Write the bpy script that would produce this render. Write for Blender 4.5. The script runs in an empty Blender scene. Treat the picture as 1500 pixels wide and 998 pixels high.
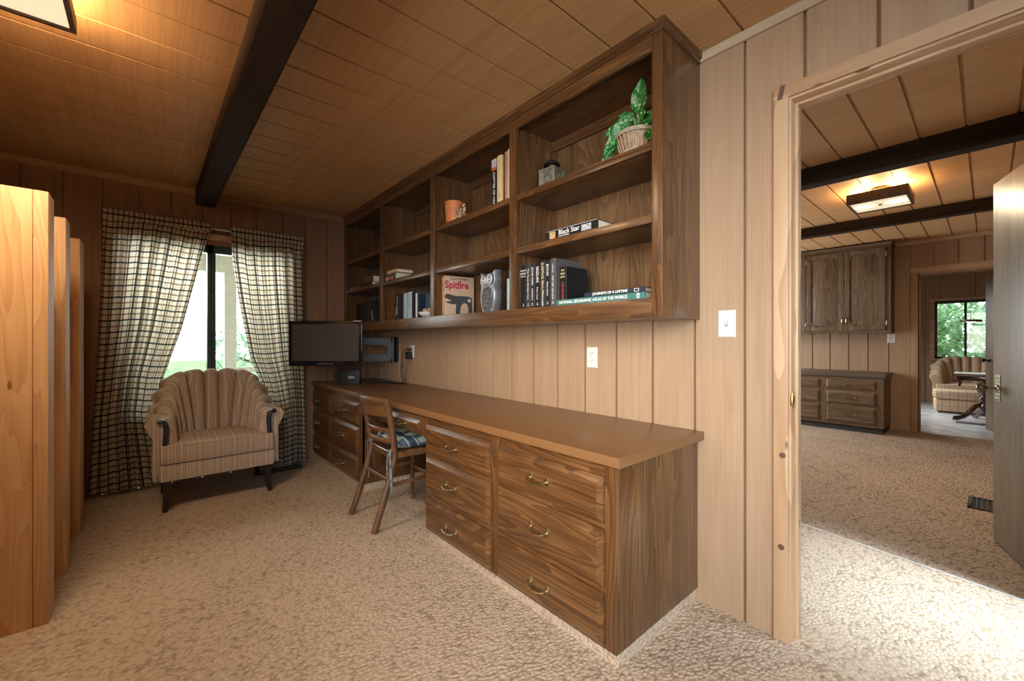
import bpy, bmesh, math, random
from mathutils import Vector, Matrix
random.seed(7)
S = bpy.context.scene
COL = S.collection
PI = math.pi

# ------------------------------------------------------------------ camera
cd = bpy.data.cameras.new('camera'); cam = bpy.data.objects.new('camera', cd); COL.objects.link(cam)
cd.sensor_width = 36.0; cd.sensor_fit = 'HORIZONTAL'; cd.lens = 609.35 * 36.0 / 1500.0
cd.clip_start = 0.05; cd.clip_end = 200
cam.location = (0, -1.86, 1.167); cam.rotation_euler = (PI / 2, 0, 0.8524)
S.camera = cam

# ------------------------------------------------------------------ view, world
vs = S.view_settings
vs.view_transform = 'Standard'; vs.look = 'None'; vs.exposure = 0.14; vs.gamma = 1.0; vs.use_curve_mapping = False
S.cycles.use_denoising = True
S.cycles.max_bounces = 9; S.cycles.diffuse_bounces = 6; S.cycles.glossy_bounces = 3
S.cycles.transmission_bounces = 6; S.cycles.caustics_reflective = False; S.cycles.caustics_refractive = False
S.cycles.sample_clamp_indirect = 6.0
W = bpy.data.worlds.new('world'); S.world = W; W.use_nodes = True
bg = W.node_tree.nodes['Background']; bg.inputs['Color'].default_value = (0.86, 0.96, 1.0, 1); bg.inputs['Strength'].default_value = 4.0

def area(name, loc, target, sx, sy, power, col, spread=PI, portal=False):
    l = bpy.data.lights.new(name, 'AREA'); l.shape = 'RECTANGLE'; l.size = sx; l.size_y = sy
    l.energy = power; l.color = col; l.spread = spread
    if portal: l.cycles.is_portal = True
    o = bpy.data.objects.new(name, l); COL.objects.link(o); o.location = loc
    o.rotation_euler = (Vector(target) - Vector(loc)).to_track_quat('-Z', 'Y').to_euler()
    return o
# daylight through the study's side window behind the photographer; the warm rear fill is added, with no window there
area('daylight_side_window', (1.55, -2.0, 1.35), (-0.5, -0.1, 0.75), 1.5, 1.8, 40, (0.68, 0.85, 1.0), spread=1.35)
area('rear_fill_light', (-0.75, -2.72, 1.45), (-2.0, 0.0, 0.9), 2.0, 1.5, 34, (1.0, 0.92, 0.82), spread=1.45)
# window behind the curtains
area('window_portal', (-4.50, -1.43, 1.285), (0, -1.43, 1.285), 1.14, 1.43, 1, (1, 1, 1), portal=True)
area('curtain_window_light', (-5.2, -1.43, 1.9), (-3.2, -1.3, 0.9), 1.3, 0.9, 52, (0.9, 0.97, 1.0))
# glass door at the end of the hall: pool of daylight on the carpet
area('hall_door_daylight', (1.35, 0.72, 2.0), (-0.05, 0.74, 0.0), 0.45, 0.6, 12.5, (0.68, 0.86, 1.0), spread=0.75)
# window of the family room (west side); unseen side light added for the sitting room floor
area('family_room_window_light', (-3.3, 4.2, 1.3), (0.0, 4.0, 0.2), 1.8, 1.3, 85, (0.88, 0.95, 1.0))
area('sitting_room_fill_light', (-1.9, 7.4, 1.5), (0.0, 7.4, 0.2), 1.4, 1.4, 26, (0.92, 0.97, 1.0), spread=1.8)

# ------------------------------------------------------------------ material helpers
MATS = {}
def new_mat(name):
    m = bpy.data.materials.new(name); m.use_nodes = True
    nt = m.node_tree; b = nt.nodes['Principled BSDF']
    return m, nt, b
def N(nt, t, **kw):
    n = nt.nodes.new(t)
    for k, v in kw.items():
        if k in n.inputs: n.inputs[k].default_value = v
        else: setattr(n, k, v)
    return n
def L(nt, a, b): nt.links.new(a, b)
def ramp(nt, fac, stops):
    r = nt.nodes.new('ShaderNodeValToRGB'); e = r.color_ramp.elements
    while len(e) < len(stops): e.new(0.5)
    for i, (p, c) in enumerate(stops): e[i].position = p; e[i].color = (*c, 1)
    L(nt, fac, r.inputs['Fac']); return r
def plain(name, col, rough=0.5, metal=0.0, var=0.08, scale=30, emit=None, es=1.0, spec=0.5, coat=0.0):
    if name in MATS: return MATS[name]
    m, nt, b = new_mat(name)
    tc = N(nt, 'ShaderNodeTexCoord'); n = N(nt, 'ShaderNodeTexNoise', Scale=scale, Detail=4.0)
    L(nt, tc.outputs['Object'], n.inputs['Vector'])
    r = ramp(nt, n.outputs['Fac'], [(0.3, tuple(c * (1 - var) for c in col)), (0.7, tuple(min(1, c * (1 + var)) for c in col))])
    L(nt, r.outputs['Color'], b.inputs['Base Color'])
    b.inputs['Roughness'].default_value = rough; b.inputs['Metallic'].default_value = metal
    b.inputs['Specular IOR Level'].default_value = spec; b.inputs['Coat Weight'].default_value = coat
    if emit:
        b.inputs['Emission Color'].default_value = (*emit, 1); b.inputs['Emission Strength'].default_value = es
    MATS[name] = m; return m
def wood(name, dark, mid, light, axis='z', rough=0.4, rings=8.0, ring_amt=0.5, pore=0.35, across=5.0, bump=0.15, spec=0.5, coat=0.0, knots=0.0, along=0.8, blot=1.0):
    key = name + '_' + axis
    if key in MATS: return MATS[key]
    m, nt, b = new_mat(key)
    tc = N(nt, 'ShaderNodeTexCoord'); oi = N(nt, 'ShaderNodeObjectInfo')
    off = N(nt, 'ShaderNodeVectorMath', operation='SCALE'); off.inputs[0].default_value = (7.3, 11.1, 5.7); L(nt, oi.outputs['Random'], off.inputs['Scale'])
    add = N(nt, 'ShaderNodeVectorMath', operation='ADD'); L(nt, tc.outputs['Object'], add.inputs[0]); L(nt, off.outputs[0], add.inputs[1])
    ai = 'xyz'.index(axis)
    def mapped(al, ac):
        mp = N(nt, 'ShaderNodeMapping'); s = [ac] * 3; s[ai] = al; mp.inputs['Scale'].default_value = s
        L(nt, add.outputs[0], mp.inputs['Vector']); return mp.outputs[0]
    n1 = N(nt, 'ShaderNodeTexNoise', Scale=1.0, Detail=2.0, Roughness=0.45, Distortion=0.4); L(nt, mapped(along, across), n1.inputs['Vector'])
    k = N(nt, 'ShaderNodeMath', operation='MULTIPLY'); k.inputs[1].default_value = rings; L(nt, n1.outputs['Fac'], k.inputs[0])
    fr = N(nt, 'ShaderNodeMath', operation='FRACT'); L(nt, k.outputs[0], fr.inputs[0])
    n2 = N(nt, 'ShaderNodeTexNoise', Scale=1.0, Detail=3.0, Roughness=0.6); L(nt, mapped(2.5, 95.0), n2.inputs['Vector'])
    n3 = N(nt, 'ShaderNodeTexNoise', Scale=1.0, Detail=4.0, Roughness=0.6); L(nt, mapped(0.9, 13.0), n3.inputs['Vector'])
    a1 = N(nt, 'ShaderNodeMath', operation='MULTIPLY'); a1.inputs[1].default_value = ring_amt; L(nt, fr.outputs[0], a1.inputs[0])
    a2 = N(nt, 'ShaderNodeMath', operation='MULTIPLY_ADD'); a2.inputs[1].default_value = pore; L(nt, n2.outputs['Fac'], a2.inputs[0]); L(nt, a1.outputs[0], a2.inputs[2])
    a3 = N(nt, 'ShaderNodeMath', operation='MULTIPLY_ADD'); a3.inputs[1].default_value = (1.0 - ring_amt * 0.5) * blot; L(nt, n3.outputs['Fac'], a3.inputs[0]); L(nt, a2.outputs[0], a3.inputs[2])
    lo = (1 - ring_amt * 0.5) * 0.28 * blot + pore * 0.3; hi = (1 - ring_amt * 0.5) * 0.72 * blot + pore * 0.7 + ring_amt * 0.9
    mr = N(nt, 'ShaderNodeMapRange'); mr.inputs['From Min'].default_value = lo; mr.inputs['From Max'].default_value = hi; L(nt, a3.outputs[0], mr.inputs['Value'])
    r = ramp(nt, mr.outputs[0], [(0.0, light), (0.5, mid), (1.0, dark)])
    out = r.outputs['Color']
    if knots > 0:
        v = N(nt, 'ShaderNodeTexVoronoi', Scale=1.0); L(nt, mapped(3.2, 9.0), v.inputs['Vector'])
        kr = ramp(nt, v.outputs['Distance'], [(0.0, (1, 1, 1)), (knots, (1, 1, 1)), (knots * 1.6, (0, 0, 0))])
        mx = N(nt, 'ShaderNodeMix', data_type='RGBA'); L(nt, kr.outputs['Color'], mx.inputs['Factor'])
        L(nt, out, mx.inputs['A']); mx.inputs['B'].default_value = (*[c * 0.5 for c in dark], 1); out = mx.outputs['Result']
    L(nt, out, b.inputs['Base Color'])
    b.inputs['Roughness'].default_value = rough; b.inputs['Specular IOR Level'].default_value = spec; b.inputs['Coat Weight'].default_value = coat
    b.inputs['Coat Roughness'].default_value = 0.25
    bp = N(nt, 'ShaderNodeBump', Strength=bump, Distance=0.002); L(nt, a2.outputs[0], bp.inputs['Height']); L(nt, bp.outputs[0], b.inputs['Normal'])
    MATS[key] = m; return m
def oak(axis): return wood('dark_oak', (0.022, 0.008, 0.003), (0.112, 0.046, 0.014), (0.25, 0.115, 0.038), axis, rough=0.30, rings=15, ring_amt=0.36, pore=0.55, across=7.5, along=0.7, spec=0.6, coat=0.25)
def oak2(axis): return wood('shelf_oak', (0.025, 0.0095, 0.004), (0.096, 0.041, 0.014), (0.205, 0.098, 0.036), axis, rough=0.30, rings=15, ring_amt=0.36, pore=0.55, across=7.5, along=0.7, spec=0.6, coat=0.25)
def greyoak(axis): return wood('grey_oak', (0.042, 0.023, 0.012), (0.130, 0.080, 0.044), (0.240, 0.157, 0.092), axis, rough=0.4, rings=15, ring_amt=0.36, pore=0.55, across=7.5, along=0.7)
def pine(axis): return wood('pine_trim', (0.36, 0.20, 0.10), (0.50, 0.31, 0.175), (0.60, 0.40, 0.24), axis, rough=0.5, rings=5, ring_amt=0.4, pore=0.2, bump=0.08, knots=0.05)
def fir(axis): return wood('fir_lumber', (0.50, 0.25, 0.10), (0.66, 0.40, 0.20), (0.78, 0.53, 0.30), axis, rough=0.6, rings=9, ring_amt=0.30, pore=0.35, across=11.0, bump=0.06, knots=0.045, along=0.8)
def panel(axis, name='panel_ply', c=((0.315, 0.192, 0.108), (0.375, 0.238, 0.142), (0.43, 0.283, 0.175))): return wood(name, *c, axis, rough=0.62, rings=7, ring_amt=0.08, pore=0.6, across=4.0, bump=0.3, spec=0.3, blot=0.6)
def ceil_ply(): return wood('ceiling_ply', (0.45, 0.245, 0.105), (0.55, 0.32, 0.148), (0.61, 0.37, 0.18), 'x', rough=0.6, rings=4, ring_amt=0.03, pore=0.65, blot=0.4, across=5.0, bump=0.3, spec=0.3)
def beamwood(): return wood('dark_beam', (0.018, 0.010, 0.006), (0.034, 0.021, 0.013), (0.05, 0.033, 0.021), 'x', rough=0.85, rings=4, ring_amt=0.2, pore=0.5, spec=0.15)
def chairwood(axis): return wood('chair_walnut', (0.045, 0.018, 0.007), (0.12, 0.052, 0.02), (0.20, 0.095, 0.038), axis, rough=0.32, rings=6, ring_amt=0.35, pore=0.4, spec=0.6)
def carpet(name, dark, mid, light, sc=80):
    m, nt, b = new_mat(name)
    tc = N(nt, 'ShaderNodeTexCoord')
    v = N(nt, 'ShaderNodeTexVoronoi', Scale=sc); mp = N(nt, 'ShaderNodeMapping'); mp.inputs['Rotation'].default_value = (0, 0, 0.6); mp.inputs['Scale'].default_value = (1.0, 0.72, 1.0)
    L(nt, tc.outputs['Object'], mp.inputs['Vector']); L(nt, mp.outputs[0], v.inputs['Vector'])
    n = N(nt, 'ShaderNodeTexNoise', Scale=2.0, Detail=2.0); L(nt, tc.outputs['Object'], n.inputs['Vector'])
    hs = N(nt, 'ShaderNodeSeparateColor'); L(nt, v.outputs['Color'], hs.inputs[0])
    a = N(nt, 'ShaderNodeMath', operation='MULTIPLY_ADD'); a.inputs[1].default_value = 0.16; L(nt, hs.outputs[0], a.inputs[0])
    s = N(nt, 'ShaderNodeMath', operation='MULTIPLY'); s.inputs[1].default_value = 0.16; L(nt, n.outputs['Fac'], s.inputs[0]); L(nt, s.outputs[0], a.inputs[2])
    d = N(nt, 'ShaderNodeMath', operation='MULTIPLY_ADD'); d.inputs[1].default_value = -0.32; L(nt, v.outputs['Distance'], d.inputs[0]); L(nt, a.outputs[0], d.inputs[2])
    sh = N(nt, 'ShaderNodeMath', operation='ADD'); sh.inputs[1].default_value = 0.2; L(nt, d.outputs[0], sh.inputs[0])
    r = ramp(nt, sh.outputs[0], [(0.04, dark), (0.17, mid), (0.38, light)])
    L(nt, r.outputs['Color'], b.inputs['Base Color']); b.inputs['Roughness'].default_value = 0.95; b.inputs['Specular IOR Level'].default_value = 0.1
    bp = N(nt, 'ShaderNodeBump', Strength=0.9, Distance=0.006); inv = N(nt, 'ShaderNodeMath', operation='SUBTRACT'); inv.inputs[0].default_value = 1.0; L(nt, v.outputs['Distance'], inv.inputs[1])
    L(nt, inv.outputs[0], bp.inputs['Height']); L(nt, bp.outputs[0], b.inputs['Normal'])
    return m

def uv_lines(name, base, layers, rough=0.9, translucent=0.0, tint=(1, 1, 1)):
    """cloth woven from lines: layers = (axis 'u'/'v', period, offset, half width, colour, strength)"""
    m, nt, b = new_mat(name)
    uv = N(nt, 'ShaderNodeUVMap'); sp = N(nt, 'ShaderNodeSeparateXYZ'); L(nt, uv.outputs[0], sp.inputs[0])
    rgb = N(nt, 'ShaderNodeRGB'); rgb.outputs[0].default_value = (*base, 1); col = rgb.outputs[0]
    for ax, per, o, hw, c, st in layers:
        src = sp.outputs['X' if ax == 'u' else 'Y']
        ad = N(nt, 'ShaderNodeMath', operation='ADD'); ad.inputs[1].default_value = -o + per / 2; L(nt, src, ad.inputs[0])
        mo = N(nt, 'ShaderNodeMath', operation='FLOORED_MODULO'); mo.inputs[1].default_value = per; L(nt, ad.outputs[0], mo.inputs[0])
        su = N(nt, 'ShaderNodeMath', operation='SUBTRACT'); su.inputs[1].default_value = per / 2; L(nt, mo.outputs[0], su.inputs[0])
        ab = N(nt, 'ShaderNodeMath', operation='ABSOLUTE'); L(nt, su.outputs[0], ab.inputs[0])
        mr = N(nt, 'ShaderNodeMapRange'); mr.inputs['From Min'].default_value = hw * 0.75; mr.inputs['From Max'].default_value = hw * 1.25
        mr.inputs['To Min'].default_value = st; mr.inputs['To Max'].default_value = 0.0; L(nt, ab.outputs[0], mr.inputs['Value'])
        mx = N(nt, 'ShaderNodeMix', data_type='RGBA'); L(nt, mr.outputs[0], mx.inputs['Factor']); L(nt, col, mx.inputs['A']); mx.inputs['B'].default_value = (*c, 1); col = mx.outputs['Result']
    L(nt, col, b.inputs['Base Color']); b.inputs['Roughness'].default_value = rough; b.inputs['Specular IOR Level'].default_value = 0.15
    tcn = N(nt, 'ShaderNodeTexCoord'); ns = N(nt, 'ShaderNodeTexNoise', Scale=500.0, Detail=2.0); L(nt, tcn.outputs['Object'], ns.inputs['Vector'])
    bp = N(nt, 'ShaderNodeBump', Strength=0.15, Distance=0.001); L(nt, ns.outputs['Fac'], bp.inputs['Height']); L(nt, bp.outputs[0], b.inputs['Normal'])
    if translucent > 0:
        out = nt.nodes['Material Output']; tr = N(nt, 'ShaderNodeBsdfTranslucent'); L(nt, col, tr.inputs['Color'])
        ms = N(nt, 'ShaderNodeMixShader', Fac=translucent); L(nt, b.outputs[0], ms.inputs[1]); L(nt, tr.outputs[0], ms.inputs[2]); L(nt, ms.outputs[0], out.inputs['Surface'])
    return m

# ------------------------------------------------------------------ geometry helpers
def B(): return bmesh.new()
def box(bm, x0, x1, y0, y1, z0, z1, bev=0.0, mi=0, M=None):
    r = bmesh.ops.create_cube(bm, size=1.0); vs_ = r['verts']
    for v in vs_:
        v.co = Vector(((x0 + x1) / 2 + v.co.x * (x1 - x0), (y0 + y1) / 2 + v.co.y * (y1 - y0), (z0 + z1) / 2 + v.co.z * (z1 - z0)))
    fs = set(f for v in vs_ for f in v.link_faces)
    for f in fs: f.material_index = mi
    if bev > 0:
        es = list(set(e for v in vs_ for e in v.link_edges))
        rr = bmesh.ops.bevel(bm, geom=es, offset=bev, segments=2, affect='EDGES', profile=0.6)
        vs_ = list(set(v for f in rr['faces'] for v in f.verts) | set(v for v in vs_ if v.is_valid))
        for f in rr['faces']: f.material_index = mi
    if M is not None:
        for v in set(vs_):
            if v.is_valid: v.co = M @ v.co
    return vs_
def prism(bm, pts, ext, mi=0):
    """polygon pts (3D list) extruded by vector ext"""
    ext = Vector(ext); a = [bm.verts.new(Vector(p)) for p in pts]; c = [bm.verts.new(Vector(p) + ext) for p in pts]
    n = len(pts); fs = [bm.faces.new(a), bm.faces.new(c[::-1])]
    for i in range(n): fs.append(bm.faces.new([a[i], c[i], c[(i + 1) % n], a[(i + 1) % n]]))
    for f in fs: f.material_index = mi
    return fs
def loft(bm, rings, cap=True, closed=True, mi=0):
    vv = [[bm.verts.new(Vector(p)) for p in r] for r in rings]; n = len(vv[0]); fs = []
    for i in range(len(vv) - 1):
        for j in range(n if closed else n - 1):
            k = (j + 1) % n; fs.append(bm.faces.new([vv[i][j], vv[i][k], vv[i + 1][k], vv[i + 1][j]]))
    if cap and closed: fs.append(bm.faces.new(vv[0][::-1])); fs.append(bm.faces.new(vv[-1]))
    for f in fs: f.material_index = mi
    return vv
def tube(bm, path, r, seg=10, flat=None, mi=0):
    """round tube (or elliptical: flat=(ra, rb)) along a path; r may be a list"""
    P = [Vector(p) for p in path]; rings = []; up = Vector((0, 0, 1)); prev = None
    for i, p in enumerate(P):
        t = (P[min(i + 1, len(P) - 1)] - P[max(i - 1, 0)]).normalized()
        if prev is None:
            a = t.cross(up)
            if a.length < 0.05: a = t.cross(Vector((1, 0, 0)))
            a.normalize()
        else:
            a = (prev - t * prev.dot(t)).normalized()
        prev = a; b2 = t.cross(a)
        rr = r[i] if isinstance(r, (list, tuple)) else r
        ra, rb = (flat[0], flat[1]) if flat else (rr, rr)
        rings.append([p + a * math.cos(2 * PI * k / seg) * ra + b2 * math.sin(2 * PI * k / seg) * rb for k in range(seg)])
    return loft(bm, rings, mi=mi)
def lathe(bm, prof, c, seg=24, mi=0, ax='z'):
    rings = []
    for r, h in prof:
        ring = []
        for k in range(seg):
            a = 2 * PI * k / seg; u, v = max(r, 1e-4) * math.cos(a), max(r, 1e-4) * math.sin(a)
            ring.append(Vector(c) + (Vector((u, v, h)) if ax == 'z' else Vector((u, h, v)) if ax == 'y' else Vector((h, u, v))))
        rings.append(ring)
    return loft(bm, rings, mi=mi)
def crv(pts, n=8):
    """Catmull-Rom through points"""
    P = [Vector(p) for p in pts]; out = []
    for i in range(len(P) - 1):
        p0 = P[max(i - 1, 0)]; p1 = P[i]; p2 = P[i + 1]; p3 = P[min(i + 2, len(P) - 1)]
        for k in range(n):
            t = k / n
            out.append(0.5 * ((2 * p1) + (-p0 + p2) * t + (2 * p0 - 5 * p1 + 4 * p2 - p3) * t * t + (-p0 + 3 * p1 - 3 * p2 + p3) * t ** 3))
    out.append(P[-1]); return out
def wloc(o):
    v = Vector((0, 0, 0))
    while o is not None: v += o.location; o = o.parent
    return v
def obj(name, bm, mats, parent=None, loc=(0, 0, 0), world=False, smooth=35, fixn=True):
    """one mesh object; world=True means the mesh was drawn in world coordinates"""
    if fixn: bmesh.ops.recalc_face_normals(bm, faces=bm.faces)
    if world:
        base = wloc(parent) if parent else Vector(loc)
        for v in bm.verts: v.co -= base
    me = bpy.data.meshes.new(name); bm.to_mesh(me); bm.free()
    for m in (mats if isinstance(mats, (list, tuple)) else [mats]): me.materials.append(m)
    if smooth:
        me.polygons.foreach_set('use_smooth', [True] * len(me.polygons)); me.set_sharp_from_angle(angle=math.radians(smooth))
    o = bpy.data.objects.new(name, me); COL.objects.link(o); o.parent = parent
    if not (world and parent): o.location = loc
    return o
def tag(o, label, cat, group=None, kind=None):
    o['label'] = label; o['category'] = cat
    if group: o['group'] = group
    if kind: o['kind'] = kind
    return o
def thing(name, label, cat, loc=(0, 0, 0), rotz=0.0, group=None):
    o = bpy.data.objects.new(name, None); COL.objects.link(o); o.location = loc; o.rotation_euler = (0, 0, rotz); o.empty_display_size = 0.1
    return tag(o, label, cat, group)
def struct(name, bm, mats, parent=None, world=True, **k):
    o = obj(name, bm, mats, parent, world=world, **k)
    if parent is None: o['kind'] = 'structure'
    return o
def copy_tree(o, parent=None):
    c = o.copy(); COL.objects.link(c)
    if parent is not None: c.parent = parent
    for ch in list(o.children): copy_tree(ch, c)
    return c
def text(name, body, size, mat, parent, M, extr=0.0004, align='LEFT', sx=1.0, bold=0.0):
    cu = bpy.data.curves.new(name, 'FONT'); cu.body = body; cu.size = size; cu.extrude = extr; cu.align_x = align; cu.align_y = 'CENTER'
    cu.offset = bold; cu.materials.append(mat)
    cu.resolution_u = 3
    tmp = bpy.data.objects.new(name, cu); COL.objects.link(tmp)
    me = bpy.data.meshes.new_from_object(tmp.evaluated_get(bpy.context.evaluated_depsgraph_get()))
    bpy.data.objects.remove(tmp); me.name = name
    o = bpy.data.objects.new(name, me); COL.objects.link(o); o.parent = parent
    o.matrix_local = M @ Matrix.Diagonal((sx, 1, 1, 1)); return o
def Mcols(x, y, loc):
    x = Vector(x).normalized(); y = Vector(y).normalized(); z = x.cross(y)
    return Matrix(((x.x, y.x, z.x, loc[0]), (x.y, y.y, z.y, loc[1]), (x.z, y.z, z.z, loc[2]), (0, 0, 0, 1)))
FRONT = ((1, 0, 0), (0, 0, 1))            # text on a face that looks to -y
DOWN = ((0, 0, -1), (1, 0, 0))            # spine text running down on a face that looks to -y

def grooved(bm, pieces, grooves, fn, back, gw=0.0062, gd=0.018):
    """pieces (u0,u1,v0,v1) of boarded panelling; fn(u, v, d) -> point, d = depth behind the face; backing slab up to depth back"""
    for u0, u1, v0, v1 in pieces:
        prof = [(u0, 0.0)]
        for g in sorted(grooves):
            if u0 + gw < g < u1 - gw: prof += [(g - gw, 0), (g - gw * 0.9, gd), (g + gw * 0.9, gd), (g + gw, 0)]
        prof.append((u1, 0.0))
        poly = prof + [(u1, back), (u0, back)]
        a = [bm.verts.new(Vector(fn(u, v0, d))) for u, d in poly]; c = [bm.verts.new(Vector(fn(u, v1, d))) for u, d in poly]; n = len(poly)
        bm.faces.new(a); bm.faces.new(c[::-1])
        for i in range(n): bm.faces.new([a[i], c[i], c[(i + 1) % n], a[(i + 1) % n]])

# ================================================================== SETTING
CZ = 2.441; XW = -4.41; G = 0.2095
gx = [-0.662 + G * k for k in range(-40, 14)]
DO0, DO1, DOZ = -0.497, 0.62, 2.095       # doorway in the desk wall
FAR = 5.5; SIT = 9.2
# carpets
cp_study = carpet('carpet_loop', (0.30, 0.22, 0.15), (0.50, 0.38, 0.275), (0.58, 0.455, 0.345))
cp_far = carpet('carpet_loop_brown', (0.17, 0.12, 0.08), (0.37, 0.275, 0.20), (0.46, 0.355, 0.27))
def seam(x): return 1.117 - 0.2016 * x    # the strip where the two carpets meet
bm = B(); prism(bm, [(XW, -2.8, 0), (1.7, -2.8, 0), (1.7, seam(1.7), 0), (-3.5, seam(-3.5), 0), (-3.5, 0.12, 0), (XW, 0.12, 0)], (0, 0, -0.08))
struct('floor', bm, cp_study, smooth=0)
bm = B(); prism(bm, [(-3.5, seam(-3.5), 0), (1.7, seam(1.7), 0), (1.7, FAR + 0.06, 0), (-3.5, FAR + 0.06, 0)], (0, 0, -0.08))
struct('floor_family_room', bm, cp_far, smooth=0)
bm = B(); tube(bm, [(-1.5, seam(-1.5), 0.0), (1.6, seam(1.6), 0.0)], 0.0045, 8)
struct('trim_1', bm, plain('carpet_edge', (0.62, 0.60, 0.56), 0.9))
bm = B(); box(bm, -2.4, 1.7, FAR + 0.06, SIT + 0.1, -0.08, 0.0)
struct('floor_sitting_room', bm, plain('pale_vinyl', (0.58, 0.59, 0.60), 0.22, var=0.2, scale=5), smooth=0)
# ceilings
bm = B(); grooved(bm, [(XW - 0.1, 1.7, -2.8, 0.06)], gx, lambda u, v, d: (u, v, CZ + d), 0.06, 0.0055, 0.013)
struct('ceiling', bm, ceil_ply(), smooth=0)
bm = B(); grooved(bm, [(-3.6, 1.7, 0.06, FAR)], [-0.675 + 0.1975 * k for k in range(-14, 12)], lambda u, v, d: (u, v, CZ + d), 0.06, 0.0065, 0.013)
struct('ceiling_family_room', bm, ceil_ply(), smooth=0)
bm = B(); box(bm, -2.5, 1.7, FAR, SIT + 0.1, CZ, CZ + 0.06); struct('ceiling_sitting_room', bm, ceil_ply(), smooth=0)
# desk wall with the doorway
bm = B(); grooved(bm, [(XW, DO0 - 0.02, 0, CZ), (DO0 - 0.02, DO1 + 0.02, DOZ + 0.02, CZ), (DO1 + 0.02, 1.7, 0, CZ)], gx, lambda u, v, d: (u, d, v), 0.12)
struct('wall_back', bm, panel('z'), smooth=0)
# window wall
WY0, WY1, WZ0, WZ1 = -2.0, -0.86, 0.57, 2.0
gy = [-1.918 + 0.2027 * k for k in range(-6, 12)]
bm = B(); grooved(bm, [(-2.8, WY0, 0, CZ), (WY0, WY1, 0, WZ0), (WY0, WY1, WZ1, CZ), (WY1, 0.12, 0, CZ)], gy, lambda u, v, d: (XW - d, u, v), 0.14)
struct('wall_left', bm, panel('z', 'panel_backlit_shade', ((0.19, 0.095, 0.05), (0.25, 0.13, 0.07), (0.30, 0.16, 0.09))), smooth=0)  # same panelling, its backlit shade put into a darker, redder colour
bm = B(); box(bm, XW - 0.1, 1.7, -2.9, -2.8, 0, CZ); struct('wall_front', bm, panel('z'), smooth=0)
bm = B(); box(bm, 1.7, 1.8, -2.9, SIT + 0.1, 0, CZ); struct('wall_right', bm, panel('z'), smooth=0)
# far room walls
bm = B(); grooved(bm, [(-3.6, -0.576, 0, CZ), (-0.576, 0.40, 2.03, CZ), (0.40, 1.7, 0, CZ)], [-0.86 - 0.2095 * k for k in range(-12, 14)], lambda u, v, d: (u, FAR + d, v), 0.12)
struct('wall_family_room_back', bm, panel('z'), smooth=0)
bm = B(); box(bm, -3.7, -3.6, 0.12, FAR, 0, CZ); struct('wall_family_room_left', bm, panel('z'), smooth=0)
SX0, SX1, SZ0, SZ1 = -0.655, 0.28, 0.83, 1.90
bm = B(); grooved(bm, [(-2.5, SX0, 0, CZ), (SX0, SX1, 0, SZ0), (SX0, SX1, SZ1, CZ), (SX1, 1.7, 0, CZ)], [-0.78 + 0.2095 * k for k in range(-9, 12)], lambda u, v, d: (u, SIT + d, v), 0.12)
struct('wall_sitting_room_back', bm, panel('z'), smooth=0)
bm = B(); box(bm, -2.5, -2.4, FAR + 0.12, SIT, 0, CZ); struct('wall_sitting_room_left', bm, panel('z'), smooth=0)

# crown strips and beams
def strip(name, a, b, h, d, mat, nrm):
    bm = B(); a = Vector(a); b = Vector(b); n = Vector(nrm)
    prism(bm, [a, a + Vector((0, 0, -h)), a + Vector((0, 0, -h)) + n * d * 0.6, a + Vector((0, 0, -h * 0.3)) + n * d, a + n * d], b - a); return struct(name, bm, mat, smooth=0)
strip('trim_2', (-0.846, -0.0, CZ), (1.7, -0.0, CZ), 0.035, 0.018, wood('crown_pine', (0.36, 0.25, 0.15), (0.48, 0.36, 0.24), (0.58, 0.46, 0.32), 'x', rough=0.5, rings=4, ring_amt=0.3, pore=0.3, knots=0.04), (0, -1, 0))
strip('trim_3', (XW, -2.8, CZ), (XW, -0.33, CZ), 0.05, 0.02, panel('y', 'crown_brown', ((0.22, 0.12, 0.06), (0.32, 0.18, 0.09), (0.38, 0.23, 0.12))), (1, 0, 0))
strip('trim_4', (-3.6, FAR, CZ), (1.7, FAR, CZ), 0.045, 0.02, pine('x'), (0, -1, 0))
strip('trim_5', (-2.4, SIT, CZ), (1.7, SIT, CZ), 0.06, 0.02, pine('x'), (0, -1, 0))
def beam(name, x0, x1, y0, y1, z0):
    bm = B(); box(bm, x0, x1, y0, y1, z0, CZ + 0.005, 0.004); return struct(name, bm, beamwood())
beam('ceiling_beam', XW, 1.7, -1.560, -1.428, 2.315)
beam('ceiling_beam', -3.6, 1.7, 1.80, 1.92, 2.315)
beam('ceiling_beam', -3.6, 1.7, 3.75, 3.86, 2.335)

# doorway: jambs, stop, casing in pine
def door_case(name, x0, x1, ztop, yf, yb, mat_v, mat_h, cw=0.05, strike=False):
    # yf: face of the wall towards the camera; yb: far face
    bm = B()
    for s, x in ((1, x0), (-1, x1)):
        box(bm, *sorted((x, x - s * 0.019)), yf, yb, 0, ztop, 0.001)
        box(bm, *sorted((x, x + s * 0.011)), yf + (yb - yf) * 0.36, yf + (yb - yf) * 0.70, 0, ztop - 0.011, 0.002)
        box(bm, *sorted((x - s * 0.007, x - s * 0.007 - s * cw)), yf - 0.013, yf, 0, ztop + 0.008, 0.0025)
    o = struct(name, bm, mat_v)
    bm = B()
    box(bm, x0 - 0.019, x1 + 0.019, yf, yb, ztop, ztop + 0.019, 0.001)
    box(bm, x0, x1, yf + (yb - yf) * 0.36, yf + (yb - yf) * 0.70, ztop - 0.011, ztop, 0.002)
    box(bm, x0 - 0.007 - cw, x1 + 0.007 + cw, yf - 0.0135, yf, ztop + 0.008, ztop + 0.008 + cw, 0.0025)
    obj('head_casing', bm, mat_h, o)
    return o
dc = door_case('door_1', DO0, DO1, DOZ, 0.0, 0.12, pine('z'), pine('x'))
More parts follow.
